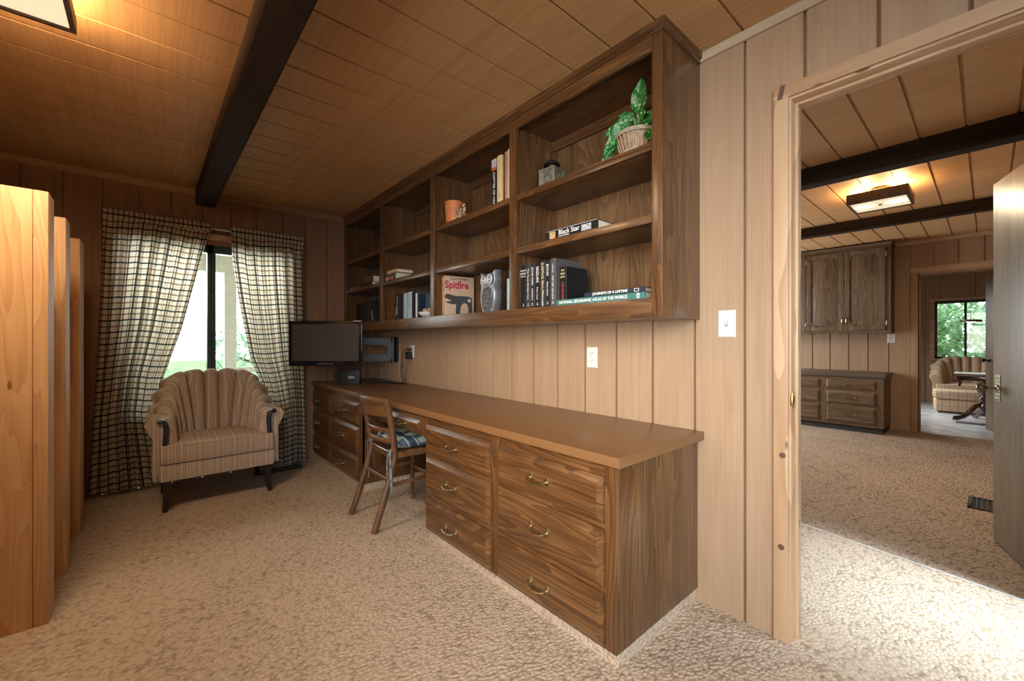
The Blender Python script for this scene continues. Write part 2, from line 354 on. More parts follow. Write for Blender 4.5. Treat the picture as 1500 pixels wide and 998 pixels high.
bm = B(); box(bm, DO0, DO0 + 0.003, 0.008, 0.036, 0.905, 0.965, 0.001); box(bm, DO0 - 0.002, DO0 + 0.006, -0.004, 0.009, 0.915, 0.955, 0.003)
box(bm, DO0 + 0.0025, DO0 + 0.0035, 0.016, 0.028, 0.922, 0.948, 0, 1)
obj('strike_plate', bm, [plain('brass', (0.55, 0.36, 0.14), 0.3, 1.0), plain('black_gap', (0.01, 0.01, 0.01), 0.8)], dc)
# knots and a dark stain on the casing
bm = B()
for x, z in ((-0.523, 0.722), (-0.528, 0.365)): lathe(bm, [(0.0, -0.0137), (0.011, -0.0136), (0.012, -0.0125)], (x, 0, z), 12, ax='y')
obj('knot', bm, plain('dark_knot', (0.12, 0.055, 0.03), 0.6), dc)
bm = B(); prism(bm, [(-0.541, -0.0142, 2.103), (-0.523, -0.0142, 2.103), (-0.513, -0.0142, 2.154), (-0.53, -0.0142, 2.154)], (0, 0.003, 0)); obj('knot', bm, plain('dark_knot2', (0.13, 0.065, 0.04), 0.6), dc)
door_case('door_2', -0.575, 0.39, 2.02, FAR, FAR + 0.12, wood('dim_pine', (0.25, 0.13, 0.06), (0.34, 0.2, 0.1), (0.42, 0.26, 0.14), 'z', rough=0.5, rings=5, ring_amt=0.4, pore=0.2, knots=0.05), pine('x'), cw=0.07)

# study window behind the curtains
alu = plain('bronze_aluminium', (0.035, 0.055, 0.055), 0.4, 0.5)
def glass_mat():
    if 'glass' in MATS: return MATS['glass']
    m = bpy.data.materials.new('window_glass'); m.use_nodes = True; nt = m.node_tree; nt.nodes.remove(nt.nodes['Principled BSDF'])
    t = N(nt, 'ShaderNodeBsdfTransparent', Color=(0.97, 0.99, 0.98, 1)); g = N(nt, 'ShaderNodeBsdfGlossy', Roughness=0.02); f = N(nt, 'ShaderNodeFresnel', IOR=1.45)
    ns = N(nt, 'ShaderNodeTexNoise', Scale=2.0); bp = N(nt, 'ShaderNodeBump', Strength=0.02); L(nt, ns.outputs['Fac'], bp.inputs['Height']); L(nt, bp.outputs[0], g.inputs['Normal'])
    ms = N(nt, 'ShaderNodeMixShader'); L(nt, f.outputs[0], ms.inputs[0]); L(nt, t.outputs[0], ms.inputs[1]); L(nt, g.outputs[0], ms.inputs[2]); L(nt, ms.outputs[0], nt.nodes['Material Output'].inputs['Surface'])
    MATS['glass'] = m; return m
bm = B(); x0, x1 = XW - 0.11, XW - 0.05
box(bm, x0, x1, WY0, WY1, WZ0, WZ0 + 0.045, 0.003); box(bm, x0, x1, WY0, WY1, WZ1 - 0.07, WZ1, 0.003)
for y, w in ((WY0, 0.045), (WY1 - 0.045, 0.045), (-1.475, 0.05)): box(bm, x0, x1 - (0.0 if w > 0.046 else 0.005), y, y + w, WZ0, WZ1, 0.003)
box(bm, x0 + 0.02, x1 + 0.012, -1.44, -1.415, WZ0 + 0.04, WZ1 - 0.07, 0.003)
win = struct('window_1', bm, alu)
bm = B(); box(bm, XW - 0.085, XW - 0.08, WY0 + 0.04, -1.47, WZ0 + 0.04, WZ1 - 0.065); obj('pane', bm, glass_mat(), win)
bm = B(); box(bm, XW - 0.095, XW - 0.09, -1.43, WY1 - 0.04, WZ0 + 0.04, WZ1 - 0.065); obj('pane', bm, glass_mat(), win)
bm = B(); box(bm, XW, XW + 0.016, WY0 - 0.06, WY1 + 0.06, WZ1 + 0.035, WZ1 + 0.085, 0.003); box(bm, XW, XW + 0.016, WY0 - 0.06, WY0 - 0.005, WZ0, WZ1 + 0.035, 0.003)
box(bm, XW, XW + 0.016, WY1 + 0.005, WY1 + 0.06, WZ0, WZ1 + 0.035, 0.003); box(bm, XW - 0.05, XW + 0.03, WY0 - 0.07, WY1 + 0.07, WZ0 - 0.03, WZ0, 0.003)
obj('window_casing', bm, pine('y'), win)
# sitting room window
bm = B(); y0, y1 = SIT + 0.03, SIT + 0.09
box(bm, SX0, SX1, y0, y1, SZ0, SZ0 + 0.04, 0.003); box(bm, SX0, SX1, y0 - 0.01, y1, SZ1 - 0.05, SZ1, 0.003)
for x in (SX0, SX1 - 0.035, -0.283): box(bm, x, x + 0.035, y0, y1, SZ0, SZ1, 0.003)
win2 = struct('window_2', bm, plain('brown_window_frame', (0.05, 0.035, 0.025), 0.5))
bm = B(); box(bm, SX0 + 0.03, SX1 - 0.03, SIT + 0.06, SIT + 0.064, SZ0 + 0.03, SZ1 - 0.04); obj('pane', bm, glass_mat(), win2)
bm = B(); box(bm, SX0 - 0.06, SX1 + 0.06, SIT - 0.016, SIT, SZ1, SZ1 + 0.05, 0.003); box(bm, SX0 - 0.06, SX0, SIT - 0.016, SIT, SZ0, SZ1, 0.003); box(bm, SX0 - 0.06, SX1 + 0.06, SIT - 0.03, SIT + 0.03, SZ0 - 0.03, SZ0, 0.003)
obj('window_casing', bm, pine('x'), win2)

# ------------------------------------------------------------------ outdoors
def ground_mat():
    return plain('garden_ground', (0.16, 0.22, 0.09), 0.95, var=0.5, scale=2)
bm = B(); box(bm, -40, XW - 0.2, -25, 25, -0.5, -0.35); struct('ground', bm, ground_mat(), smooth=0)
bm = B(); box(bm, -15, 15, SIT + 0.2, 40, -0.5, -0.35); struct('ground_garden', bm, ground_mat(), smooth=0)
bm = B(); box(bm, -6.3, XW - 0.14, -3.2, 0.4, -0.2, 0.0); struct('porch_deck', bm, plain('deck_boards', (0.35, 0.30, 0.25), 0.8), smooth=0)
cream = plain('porch_cream_paint', (0.62, 0.64, 0.55), 0.6)
bm = B(); box(bm, -6.2, XW - 0.14, -3.2, 0.4, 2.35, 2.42); box(bm, -6.12, -5.98, -3.2, 0.4, 1.99, 2.36, 0.004); o = struct('ceiling_porch', bm, cream, smooth=0)
bm = B(); box(bm, -6.11, -5.99, -1.175, -1.055, 0.0, 1.99, 0.006); tag(obj('porch_post', bm, cream, None, world=True), 'pale painted porch post standing outside the study window', 'post')
bm = B(); box(bm, -6.09, -6.01, -1.055, 0.4, 0.78, 0.84, 0.005); box(bm, -6.08, -6.02, -1.055, 0.4, 0.12, 0.18, 0.004)
for k in range(11): box(bm, -6.065, -6.035, -0.95 + k * 0.125, -0.915 + k * 0.125, 0.18, 0.78)
tag(obj('porch_railing', bm, cream, None, world=True), 'pale painted porch railing to the right of the porch post outside', 'railing')

def leaf_mat(name, c1, c2):
    m, nt, b = new_mat(name); tc = N(nt, 'ShaderNodeTexCoord'); n = N(nt, 'ShaderNodeTexNoise', Scale=3.0, Detail=5.0); L(nt, tc.outputs['Object'], n.inputs['Vector'])
    r = ramp(nt, n.outputs['Fac'], [(0.35, c1), (0.65, c2)]); L(nt, r.outputs['Color'], b.inputs['Base Color']); b.inputs['Roughness'].default_value = 0.6
    tr = N(nt, 'ShaderNodeBsdfTranslucent'); L(nt, r.outputs['Color'], tr.inputs['Color']); ms = N(nt, 'ShaderNodeMixShader', Fac=0.35)
    L(nt, b.outputs[0], ms.inputs[1]); L(nt, tr.outputs[0], ms.inputs[2]); L(nt, ms.outputs[0], nt.nodes['Material Output'].inputs['Surface']); return m
lm1 = leaf_mat('garden_leaf', (0.10, 0.22, 0.09), (0.42, 0.62, 0.36)); lm2 = leaf_mat('garden_leaf_pale', (0.22, 0.38, 0.26), (0.60, 0.74, 0.55))
bark = plain('bark', (0.12, 0.085, 0.06), 0.9, var=0.4, scale=12)
def tree(name, label, x, y, h, r, cz, n, lm, leaf, grp=None, sq=1.0):
    t = thing(name, label, 'tree' if 'tree' in name else 'bush', (x, y, -0.35), group=grp)
    bm = B(); tube(bm, crv([(0, 0, 0), (0.04, 0.03, h * 0.4), (-0.03, 0.0, h * 0.8)], 4), [0.10 * (1 - 0.06 * i) for i in range(9)], 8)
    for k in range(5):
        a = k * 2.4; tube(bm, [(0, 0, h * (0.35 + 0.08 * k)), (math.cos(a) * r * 0.6, math.sin(a) * r * 0.6, cz + (k - 2) * 0.15)], 0.025, 6)
    obj('trunk', bm, bark, t)
    bm = B(); rnd = random.Random(hash(label) % 999 if False else len(label) * 31 + int(h * 10))
    for k in range(n):
        while True:
            p = Vector((rnd.uniform(-1, 1), rnd.uniform(-1, 1), rnd.uniform(-1, 1)))
            if 0.25 < p.length < 1: break
        p = Vector((p.x * r, p.y * r, cz + p.z * r * sq)); q = Matrix.Rotation(rnd.uniform(0, 6.3), 3, 'Z') @ Matrix.Rotation(rnd.uniform(-1.1, 1.1), 3, 'X'); s = leaf * rnd.uniform(0.6, 1.3)
        vs_ = [bm.verts.new(p + q @ Vector(v)) for v in ((0, -s, 0), (s * 0.45, -s * 0.2, s * 0.1), (s * 0.3, s * 0.5, s * 0.1), (0, s, -s * 0.15), (-s * 0.3, s * 0.5, s * 0.1), (-s * 0.45, -s * 0.2, s * 0.1))]
        bm.faces.new([vs_[0], vs_[1], vs_[2], vs_[3]]); bm.faces.new([vs_[0], vs_[3], vs_[4], vs_[5]])
    obj('foliage', bm, lm, t, smooth=0, fixn=False)
    return t
tree('garden_bush', 'pale green bush low outside the study window, left of its mullion', -12.6, -2.5, 1.5, 1.1, 0.9, 800, lm2, 0.10)
tree('garden_bush', 'pale green bush outside the study window, behind the porch post', -9.2, -0.1, 1.9, 1.0, 1.25, 800, lm2, 0.09)
tree('garden_tree', 'leafy green tree outside the sitting room window, left of its mullion', -1.35, 12.6, 3.0, 1.0, 1.75, 1700, lm1, 0.11, sq=1.3)
tree('garden_tree', 'leafy pale green tree outside the sitting room window, right of its mullion', 0.78, 12.9, 3.2, 1.05, 1.75, 1700, lm2, 0.11, sq=1.3)
tree('garden_bush', 'tall bushy shrub outside the sitting room window between the two trees', -0.6, 16.2, 2.6, 2.0, 1.6, 2200, lm1, 0.14)

# ================================================================== DESK
yc = -0.622; HC = 0.762
brass = plain('antique_brass', (0.42, 0.33, 0.19), 0.33, 1.0, var=0.3, scale=60)
def drawer_front(bm, w, h, lip=0.022, d=0.022):
    x, z = w / 2, h / 2
    r0 = [(-x, 0, -z), (x, 0, -z), (x, 0, z), (-x, 0, z)]; r1 = [(-x, -0.008, -z), (x, -0.008, -z), (x, -0.008, z), (-x, -0.008, z)]
    a, c = x - lip * 0.25, z - lip * 0.25; r2 = [(-a, -0.0105, -c), (a, -0.0105, -c), (a, -0.0105, c), (-a, -0.0105, c)]
    a, c = x - lip, z - lip; r3 = [(-a, -d, -c), (a, -d, -c), (a, -d, c), (-a, -d, c)]
    loft(bm, [r0, r1, r2, r3])
def pull_bm(w=0.094):
    bm = B()
    for s in (-1, 1):
        prism(bm, [(s * w / 2 + dx, -0.0005, dz) for dx, dz in ((-0.009, -0.007), (0, -0.019), (0.009, -0.007), (0.009, 0.007), (0, 0.019), (-0.009, 0.007))], (0, -0.004, 0))
        lathe(bm, [(0.006, -0.002), (0.0045, -0.014), (0.0065, -0.02), (0.0045, -0.027), (0.001, -0.029)], (s * w / 2, 0, 0), 10, ax='y')
    tube(bm, crv([(-w / 2, -0.019, 0.002), (-w * 0.32, -0.027, -0.004), (0, -0.030, -0.006), (w * 0.32, -0.027, -0.004), (w / 2, -0.019, 0.002)], 5), 0.005, 8, flat=(0.0100, 0.0038))
    return bm
pull_me = None
def add_drawer(parent, cx, cz, w, h, hx=None, hz=None, mat=None, name='drawer', y=yc):
    global pull_me
    bm = B(); drawer_front(bm, w, h); base = wloc(parent)
    d = obj(name, bm, mat or oak('x'), parent, loc=(cx - base.x, y - base.y, cz - base.z), smooth=20)
    if pull_me is None:
        p = obj('handle', pull_bm(), brass, d); pull_me = p.data
    else:
        p = bpy.data.objects.new('handle', pull_me); COL.objects.link(p); p.parent = d
    p.location = ((hx - cx) if hx is not None else 0, -0.022, (hz - cz) if hz is not None else 0)
    return d
def bank(label, x0, x1, stiles, cols, rows, toe=0.056, side=None, zt=0.726):
    t = thing('drawer_cabinet', label, 'cabinet', ((x0 + x1) / 2, yc / 2, 0), group=None)
    bm = B(); xi0 = x0; xi1 = x1 - 0.019
    box(bm, x0, xi1, yc + 0.02, -0.002, toe, zt)
    obj('body', bm, oak('z'), t, world=True)
    for a, b in stiles:                                   # face frame
        bm = B(); box(bm, a, b, yc, yc + 0.02, toe, zt, 0.001); obj('stile', bm, oak('z'), t, world=True)
    bm = B()
    for i in range(len(stiles) - 1):
        a, b = stiles[i][1], stiles[i + 1][0]
        for z0, z1 in ((toe, rows[2][0]), (rows[2][1], rows[1][0]), (rows[1][1], rows[0][0]), (rows[0][1], zt)):
            box(bm, a, b, yc + 0.0005, yc + 0.02, z0, z1)
    obj('rail', bm, oak('x'), t, world=True)
    bm = B(); box(bm, x1 - 0.019, x1, yc + 0.001, -0.002, toe, zt, 0.0008); obj('side_panel', bm, side or oak('z'), t, world=True)
    bm = B(); box(bm, x0 + 0.01, x1 - 0.005, yc + 0.02, -0.002, 0.0, toe); obj('carpeted_plinth', bm, cp_study, t, world=True, smooth=0)
    for (a, b), hx in cols:
        for (z0, z1), hz in zip(rows, (0.592, 0.386, 0.153)):
            add_drawer(t, (a + b) / 2, (z0 + z1) / 2, b - a, z1 - z0, hx, hz)
    return t
rows = [(0.508, 0.677), (0.277, 0.487), (0.068, 0.256)]
bank('six-drawer oak base cabinet at the near end of the desk, beside the doorway', -2.19, -0.858, [(-2.19, -2.172), (-1.563, -1.51), (-0.908, -0.859)],
     [((-2.173, -1.561), -1.884), ((-1.510, -0.908), -1.222)], rows)
bank('six-drawer oak base cabinet at the far end of the desk, under the television', XW + 0.006, -3.165, [(XW + 0.006, -4.385), (-3.855, -3.815), (-3.215, -3.165)],
     [((-4.385, -3.853), -4.22), ((-3.815, -3.212), -3.55)], rows)
# kneehole apron with two shallow drawers
t = thing('drawer_apron', 'narrow oak apron with two shallow drawers spanning the desk kneehole', 'drawers', (-2.68, -0.4, 0.6))
bm = B(); box(bm, -3.164, -2.191, yc + 0.002, yc + 0.02, 0.595, 0.726, 0.001); box(bm, -3.164, -2.191, yc + 0.02, -0.05, 0.62, 0.64)
box(bm, -3.164, -3.146, yc + 0.02, -0.05, 0.64, 0.726); box(bm, -2.209, -2.191, yc + 0.02, -0.05, 0.64, 0.726); obj('body', bm, oak('x'), t, world=True)
add_drawer(t, -2.912, 0.652, 0.43, 0.072, -2.912, 0.647, y=yc + 0.002); add_drawer(t, -2.457, 0.652, 0.43, 0.072, -2.462, 0.647, y=yc + 0.002)
# worktop
lam = plain('brown_laminate', (0.195, 0.092, 0.035), 0.30, var=0.06, scale=220, spec=0.5)
bm = B(); box(bm, XW + 0.002, -0.829, -0.647, -0.002, HC - 0.036, HC, 0.0015)
tag(obj('desk_worktop', bm, lam, None, world=True, loc=(-2.6, -0.3, HC - 0.036)), 'long brown laminate desk worktop along the panelled wall', 'desk top')

# ================================================================== BOOKCASE
yb = -0.327; XB = -0.848; ZB0, ZB1 = 1.261, 1.341
t = thing('wall_bookcase', 'long dark oak wall-hung bookcase with four open bays above the desk', 'bookcase', (-2.6, -0.16, ZB0))
bk = t
DIV = [(-1.777, -1.719), (-2.653, -2.596), (-3.527, -3.471)]
bm = B(); box(bm, XB - 0.02, XB, yb + 0.001, -0.002, ZB0, 2.402, 0.001); obj('side_panel', bm, oak2('z'), t, world=True)
bm = B(); box(bm, XW + 0.002, XW + 0.022, yb + 0.02, -0.002, ZB0, 2.402); obj('side_panel', bm, oak2('z'), t, world=True)
bm = B(); box(bm, XW + 0.022, XB - 0.02, -0.014, -0.002, ZB0 + 0.01, 2.40); obj('back_panel', bm, wood('back_ply', (0.040, 0.020, 0.009), (0.125, 0.066, 0.028), (0.21, 0.118, 0.052), 'z', rough=0.42, rings=16, ring_amt=0.34, pore=0.45, across=5.0, along=0.9), t, world=True)
for i, (a, b) in enumerate(DIV):
    c = (a + b) / 2
    bm = B(); box(bm, c - 0.019, c + 0.019, yb + 0.02, -0.014, ZB0 + 0.02, 2.40); obj('divider', bm, oak2('z'), t, world=True)
    bm = B(); box(bm, a, b, yb, yb + 0.02, ZB1, 2.345, 0.001); obj('stile', bm, oak2('z'), t, world=True)
for a, b in ((XB - 0.047, XB - 0.0005), (XW + 0.002, XW + 0.05)):
    bm = B(); box(bm, a, b, yb, yb + 0.02, ZB0, 2.402, 0.001); obj('stile', bm, oak2('z'), t, world=True)
bm = B(); box(bm, XW + 0.05, XB - 0.047, yb + 0.0003, yb + 0.02, ZB0, ZB1, 0.001); obj('rail', bm, oak2('x'), t, world=True)
bm = B(); box(bm, XW + 0.05, XB - 0.047, yb + 0.0003, yb + 0.02, 2.343, 2.402, 0.001); obj('rail', bm, oak2('x'), t, world=True)
bm = B(); box(bm, XW + 0.022, XB - 0.02, yb + 0.02, -0.014, ZB0 + 0.0, ZB1 - 0.002); obj('bottom_board', bm, oak2('x'), t, world=True)
bm = B(); box(bm, XW + 0.022, XB - 0.02, yb + 0.02, -0.014, 2.36, 2.40); obj('top_board', bm, oak2('x'), t, world=True)
# crown with a return down the end
bm = B(); prof = [(0.0, 2.402), (0.004, 2.402), (0.006, 2.412), (0.016, 2.418), (0.018, 2.4405), (0.0, 2.4405)]
r = [[(XW + 0.001, yb - d, z) for d, z in prof], [(XB + 0.0, yb - d, z) if False else (XB + d, yb - d, z) for d, z in prof], [(XB + d, -0.001, z) for d, z in prof]]
loft(bm, r); box(bm, XW + 0.001, XB, yb, -0.002, 2.402, 2.4404); obj('crown_moulding', bm, oak2('x'), t, world=True, smooth=0)
BAYS = [(XW + 0.022, -3.518), (-3.48, -2.6435), (-2.6055, -1.767), (-1.729, XB - 0.02)]
for a, b in BAYS:
    for zt in (1.98, 1.683):
        bm = B(); box(bm, a + 0.0005, b - 0.0005, yb + 0.012, -0.0145, zt - 0.034, zt, 0.001); obj('shelf', bm, oak2('x'), t, world=True)
    for c, d in ((2.30, 2.36),):
        bm = B(); box(bm, a, b, -0.03, -0.014, c, d, 0.001); obj('cleat', bm, oak2('x'), t, world=True)
    for xx in (a + 0.0, b - 0.03):
        bm = B()
        for z0, z1 in ((ZB1 - 0.002, 1.649), (1.683, 1.946), (1.98, 2.30)): box(bm, xx, xx + 0.03, -0.024, -0.014, z0, z1)
        obj('back_stile', bm, oak2('z'), t, world=True)

# ------------------------------------------------------------------ books and ornaments
white_ink = plain('white_ink', (0.80, 0.79, 0.75), 0.6, var=0.02)
paper = plain('book_paper', (0.62, 0.54, 0.40), 0.9, var=0.15, scale=200)
inks = {'white': white_ink, 'red': plain('red_ink', (0.45, 0.05, 0.03), 0.5), 'cream': plain('cream_ink', (0.75, 0.62, 0.36), 0.6), 'crimson': plain('crimson_ink', (0.33, 0.005, 0.03), 0.5),
        'black': plain('black_ink', (0.01, 0.01, 0.012), 0.5)}
def cover(name, c, rough=0.6): return plain('cover_' + name, tuple(v * 0.7 for v in c), rough, var=0.15, scale=40, spec=0.25)
def book_bm(w, h, d, cv=0.0022):
    """upright book, spine to -y, standing on z=0, spine centred at x=0: mat 0 cover, 1 paper"""
    bm = B()
    sp = [(-w / 2, 0.004), (-w / 2 + 0.003, 0.001), (0, 0.0), (w / 2 - 0.003, 0.001), (w / 2, 0.004), (w / 2, 0.008), (-w / 2, 0.008)]
    prism(bm, [(x, y, 0) for x, y in sp], (0, 0, h))
    box(bm, -w / 2, -w / 2 + cv, 0.006, d, 0, h); box(bm, w / 2 - cv, w / 2, 0.006, d, 0, h)
    box(bm, -w / 2 + cv, w / 2 - cv, 0.008, d - 0.004, 0.003, h - 0.003, 0, 1)
    return bm
def book(label, x, y, z, w, h, d, col, group, titles=(), lay=0.0, rz=0.0, name='book', cat='book', bands=(), tilt=0.0):
    """titles: (text, size, ink, z centre from foot, mode 'down'/'front', dx). lay=True: lies flat, spine to the front"""
    bm = book_bm(w, h, d); mats = [col if not isinstance(col, tuple) else cover('%.2f_%.2f_%.2f' % col, col), paper]
    o = obj(name, bm, mats, None, smooth=20)
    tag(o, label, cat, group)
    if lay: o.matrix_world = Matrix.Translation((x, y, z)) @ Matrix.Rotation(rz, 4, 'Z') @ Matrix.Rotation(PI / 2, 4, 'Y') @ Matrix.Translation((-w / 2, 0, -h / 2))
    else: o.matrix_world = Matrix.Translation((x, y, z)) @ Matrix.Rotation(rz, 4, 'Z') @ Matrix.Rotation(tilt, 4, 'Y')
    for z0, z1, mt in bands:
        b2 = B(); box(b2, -w / 2 + 0.001, w / 2 - 0.001, -0.0008, 0.003, z0, z1); obj('spine_label', b2, mt, o, smooth=0)
    for body, size, ink, zc, mode, dx, al in titles:
        if mode == 'down': M = Mcols(*DOWN, (dx, -0.0014, zc))
        elif mode == 'up': M = Mcols((0, 0, 1), (-1, 0, 0), (dx, -0.0014, zc))
        else: M = Mcols(*FRONT, (dx, -0.0014, zc))
        text('title', body, size, inks[ink], o, M, align=al)
    return o
ZF = 1.3405                                         # top of the bookcase's bottom board
g1 = 'black hardbacks on the bottom shelf of the nearest bay'
blk = (0.018, 0.016, 0.016)
xs = -1.690
specs = [ # label, width, height, title list, colour
 ('black hardback first from the divider, three-line white title at its top', 0.044, 0.246, [('THE LAST', 0.012, 'white', 0.215, 'front', 0, 'CENTER'), ('JUROR', 0.014, 'white', 0.198, 'front', 0, 'CENTER'), ('GRISHAM', 0.009, 'white', 0.182, 'front', 0, 'CENTER')], blk),
 ('thin charcoal hardback with white mixed-case title, second from the divider', 0.034, 0.246, [('The Tenth Circle', 0.017, 'white', 0.222, 'down', 0, 'LEFT'), ('Jodi Picoult', 0.012, 'white', 0.105, 'down', 0, 'LEFT')], (0.05, 0.046, 0.044)),
 ('dark hardback with pale serif title, third from the divider', 0.034, 0.244, [('ECHO PARK', 0.018, 'white', 0.225, 'down', 0, 'LEFT'), ('CONNELLY', 0.013, 'white', 0.11, 'down', 0, 'LEFT')], (0.03, 0.028, 0.028)),
 ('black hardback lettered SEIZURE, fourth from the divider', 0.043, 0.243, [('SEIZURE', 0.024, 'white', 0.225, 'down', 0, 'LEFT'), ('Robin Cook', 0.014, 'white', 0.115, 'down', 0, 'LEFT')], (0.012, 0.011, 0.012)),
 ('dark hardback with cream title SLEEPING BEAUTY, fifth from the divider', 0.036, 0.25, [('SLEEPING BEAUTY', 0.021, 'cream', 0.24, 'down', 0, 'LEFT'), ('MARGOLIN', 0.015, 'white', 0.085, 'down', 0, 'LEFT')], (0.03, 0.025, 0.02)),
 ('dark hardback with short white block title, sixth from the divider', 0.036, 0.247, [('BONES', 0.02, 'white', 0.228, 'down', 0, 'LEFT'), ('Kathy Reichs', 0.014, 'white', 0.135, 'down', 0, 'LEFT')], (0.02, 0.019, 0.02)),
 ('grey-spined tall hardback, just left of the thick black book', 0.038, 0.252, [('A NOVEL', 0.012, 'white', 0.225, 'down', 0, 'LEFT'), ('THE LOST COLONY', 0.014, 'white', 0.165, 'down', 0, 'LEFT')], (0.10, 0.092, 0.09))]
x = -1.7275
for lab, w, h, tt, c in specs:
    if 'grey' in lab: x += 0.001
    o = book(lab, x + w / 2, -0.285, ZF, w - 0.001, h, 0.20 if h > 0.25 else 0.165, c, g1, tt)
    bmk = B(); box(bmk, -0.007, 0.007, -0.0006, 0.003, 0.018, 0.020); lathe(bmk, [(0.003, -0.0006), (0.003, 0.003)], (0, 0, 0.028), 8, ax='y'); obj('publisher_mark', bmk, white_ink, o, smooth=0)
    x += w
book('thick black hardback with cream title block and red name, right of the grey one', x + 0.029, -0.262, ZF, 0.046, 0.205, 0.17, (0.012, 0.010, 0.010), g1,
     [('THE', 0.013, 'cream', 0.185, 'front', 0, 'CENTER'), ('FIRM', 0.015, 'cream', 0.168, 'front', 0, 'CENTER'), ('JOHN', 0.012, 'cream', 0.152, 'front', 0, 'CENTER'), ('GRISHAM', 0.024, 'red', 0.128, 'down', 0.0, 'LEFT')])
teal = (0.07, 0.22, 0.20)
o = book('teal atlas lying flat at the bottom of the pair by the right stile', -1.188, -0.306, ZF, 0.031, 0.50, 0.23, teal, 'large books lying flat', [], lay=True)
def lay_text(o, w, h, items):
    for body, size, ink, along, dxx in items:          # along: distance from the left end
        text('title', body, size, inks[ink], o, Mcols((0, 0, 1), (-1, 0, 0), (dxx, -0.0016, along)), align='LEFT', bold=0.0002, sx=0.92 if len(body) > 30 else 1.0)
# lying flat the book's z axis runs to +x and its x axis runs down
lay_text(o, 0.031, 0.50, [('NATIONAL GEOGRAPHIC ATLAS OF THE WORLD', 0.0192, 'white', 0.020, 0.0)])
b2 = B()
for a in ((0.462, 0.474, -0.011, -0.008), (0.462, 0.474, 0.008, 0.011), (0.462, 0.465, -0.011, 0.011), (0.471, 0.474, -0.011, 0.011)): box(b2, a[2], a[3], -0.0012, 0.002, a[0], a[1])
obj('emblem', b2, white_ink, o, smooth=0)
o = book('dark slate book lying flat on top of the teal atlas', -1.103, -0.300, ZF + 0.0312, 0.022, 0.318, 0.20, (0.035, 0.042, 0.055), 'large books lying flat', [], lay=True)
lay_text(o, 0.022, 0.318, [('JOURNEYS OF A LIFETIME', 0.0165, 'white', 0.05, 0.0)])
b2 = B()
for a in ((0.27, 0.292, -0.007, -0.005), (0.27, 0.292, 0.005, 0.007), (0.27, 0.272, -0.007, 0.007), (0.29, 0.292, -0.007, 0.007)): box(b2, a[2], a[3], -0.0012, 0.002, a[0], a[1])
obj('emblem', b2, white_ink, o, smooth=0)
o = book('thick black novel lying flat alone on the middle shelf of the nearest bay', -1.349, -0.300, 1.6835, 0.046, 0.325, 0.155, (0.010, 0.009, 0.009), None, [], lay=True)
lay_text(o, 0.046, 0.325, [('Black Star', 0.034, 'white', 0.085, -0.004), ('A NOVEL OF SUSPENSE', 0.007, 'white', 0.082, 0.014)])
b2 = B(); box(b2, -0.017, 0.017, -0.001, 0.002, 0.022, 0.062); obj('portrait_panel', b2, plain('portrait_tan', (0.45, 0.30, 0.15), 0.6, var=0.5, scale=60), o, smooth=0)
b2 = B(); box(b2, -0.014, 0.016, -0.001, 0.002, 0.232, 0.29); obj('cover_picture', b2, plain('picture_grey', (0.35, 0.35, 0.38), 0.6, var=0.8, scale=90), o, smooth=0)
b2 = B(); box(b2, -0.0236, -0.0215, 0.0, 0.153, 0.002, 0.323); obj('top_edge', b2, plain('jacket_grey', (0.40, 0.40, 0.40), 0.4), o, smooth=0)
# pale blue book by the second divider
book('slim pale blue book standing beside the owl against the divider', -1.836, -0.285, ZF, 0.028, 0.185, 0.15, plain('cover_pale_blue', (0.30, 0.46, 0.50), 0.5, var=0.3), None, [])
# upper shelf of the third bay: five upright books
g2 = 'upright paperbacks on the upper shelf of the third bay'
Z2 = 1.9805
o = book('black paperback with white down-spine title and grey and red top bands', -1.967, -0.285, Z2, 0.046, 0.285, 0.17, (0.012, 0.012, 0.013), g2, [('COTTER OF HEARTS', 0.026, 'white', 0.205, 'down', 0, 'LEFT')],
         bands=[(0.235, 0.283, plain('band_grey', (0.42, 0.44, 0.48), 0.5)), (0.215, 0.235, plain('band_red', (0.50, 0.10, 0.04), 0.5))])
book('cream-spined upright book second in its row of five', -1.918, -0.285, Z2, 0.046, 0.29, 0.17, plain('cover_cream', (0.62, 0.47, 0.22), 0.6), g2, [('VITAMIN', 0.01, 'black', 0.08, 'down', 0.0, 'LEFT')])
book('thin dark green book between the cream and the salmon ones', -1.882, -0.275, Z2, 0.022, 0.285, 0.16, (0.05, 0.05, 0.03), g2)
book('salmon-pink upright book fourth in its row of five', -1.857, -0.285, Z2, 0.024, 0.292, 0.17, plain('cover_salmon', (0.50, 0.17, 0.10), 0.6), g2)
book('thin white book at the end of the row against the divider', -1.833, -0.285, Z2, 0.020, 0.298, 0.17, plain('cover_white', (0.60, 0.55, 0.48), 0.6), g2)
# bay 2 bottom shelf
g3 = 'upright books on the bottom shelf of the second bay from the window'
book('dark brown book with white down-spine title, leftmost of its row', -3.270, -0.285, ZF, 0.07, 0.215, 0.17, (0.035, 0.018, 0.012), g3, [('THE Great American', 0.018, 'white', 0.20, 'down', 0.004, 'LEFT'), ('Short Stories', 0.014, 'white', 0.11, 'down', -0.016, 'LEFT')])
book('plum-black book between the brown and the blue-spined books', -3.195, -0.285, ZF, 0.075, 0.21, 0.17, (0.022, 0.014, 0.022), g3)
for k, c in enumerate(((0.30, 0.40, 0.46), (0.22, 0.33, 0.42), (0.34, 0.42, 0.46))):
    book(['pale blue-grey spine, first of three blue magazines', 'mid-blue spine, second of three blue magazines', 'light grey-blue spine, third of three blue magazines'][k], -3.135 + k * 0.046, -0.285, ZF, 0.044, 0.212 + 0.002 * k, 0.18, plain('cover_bluish%d' % k, c, 0.5, var=0.3, scale=90), g3)
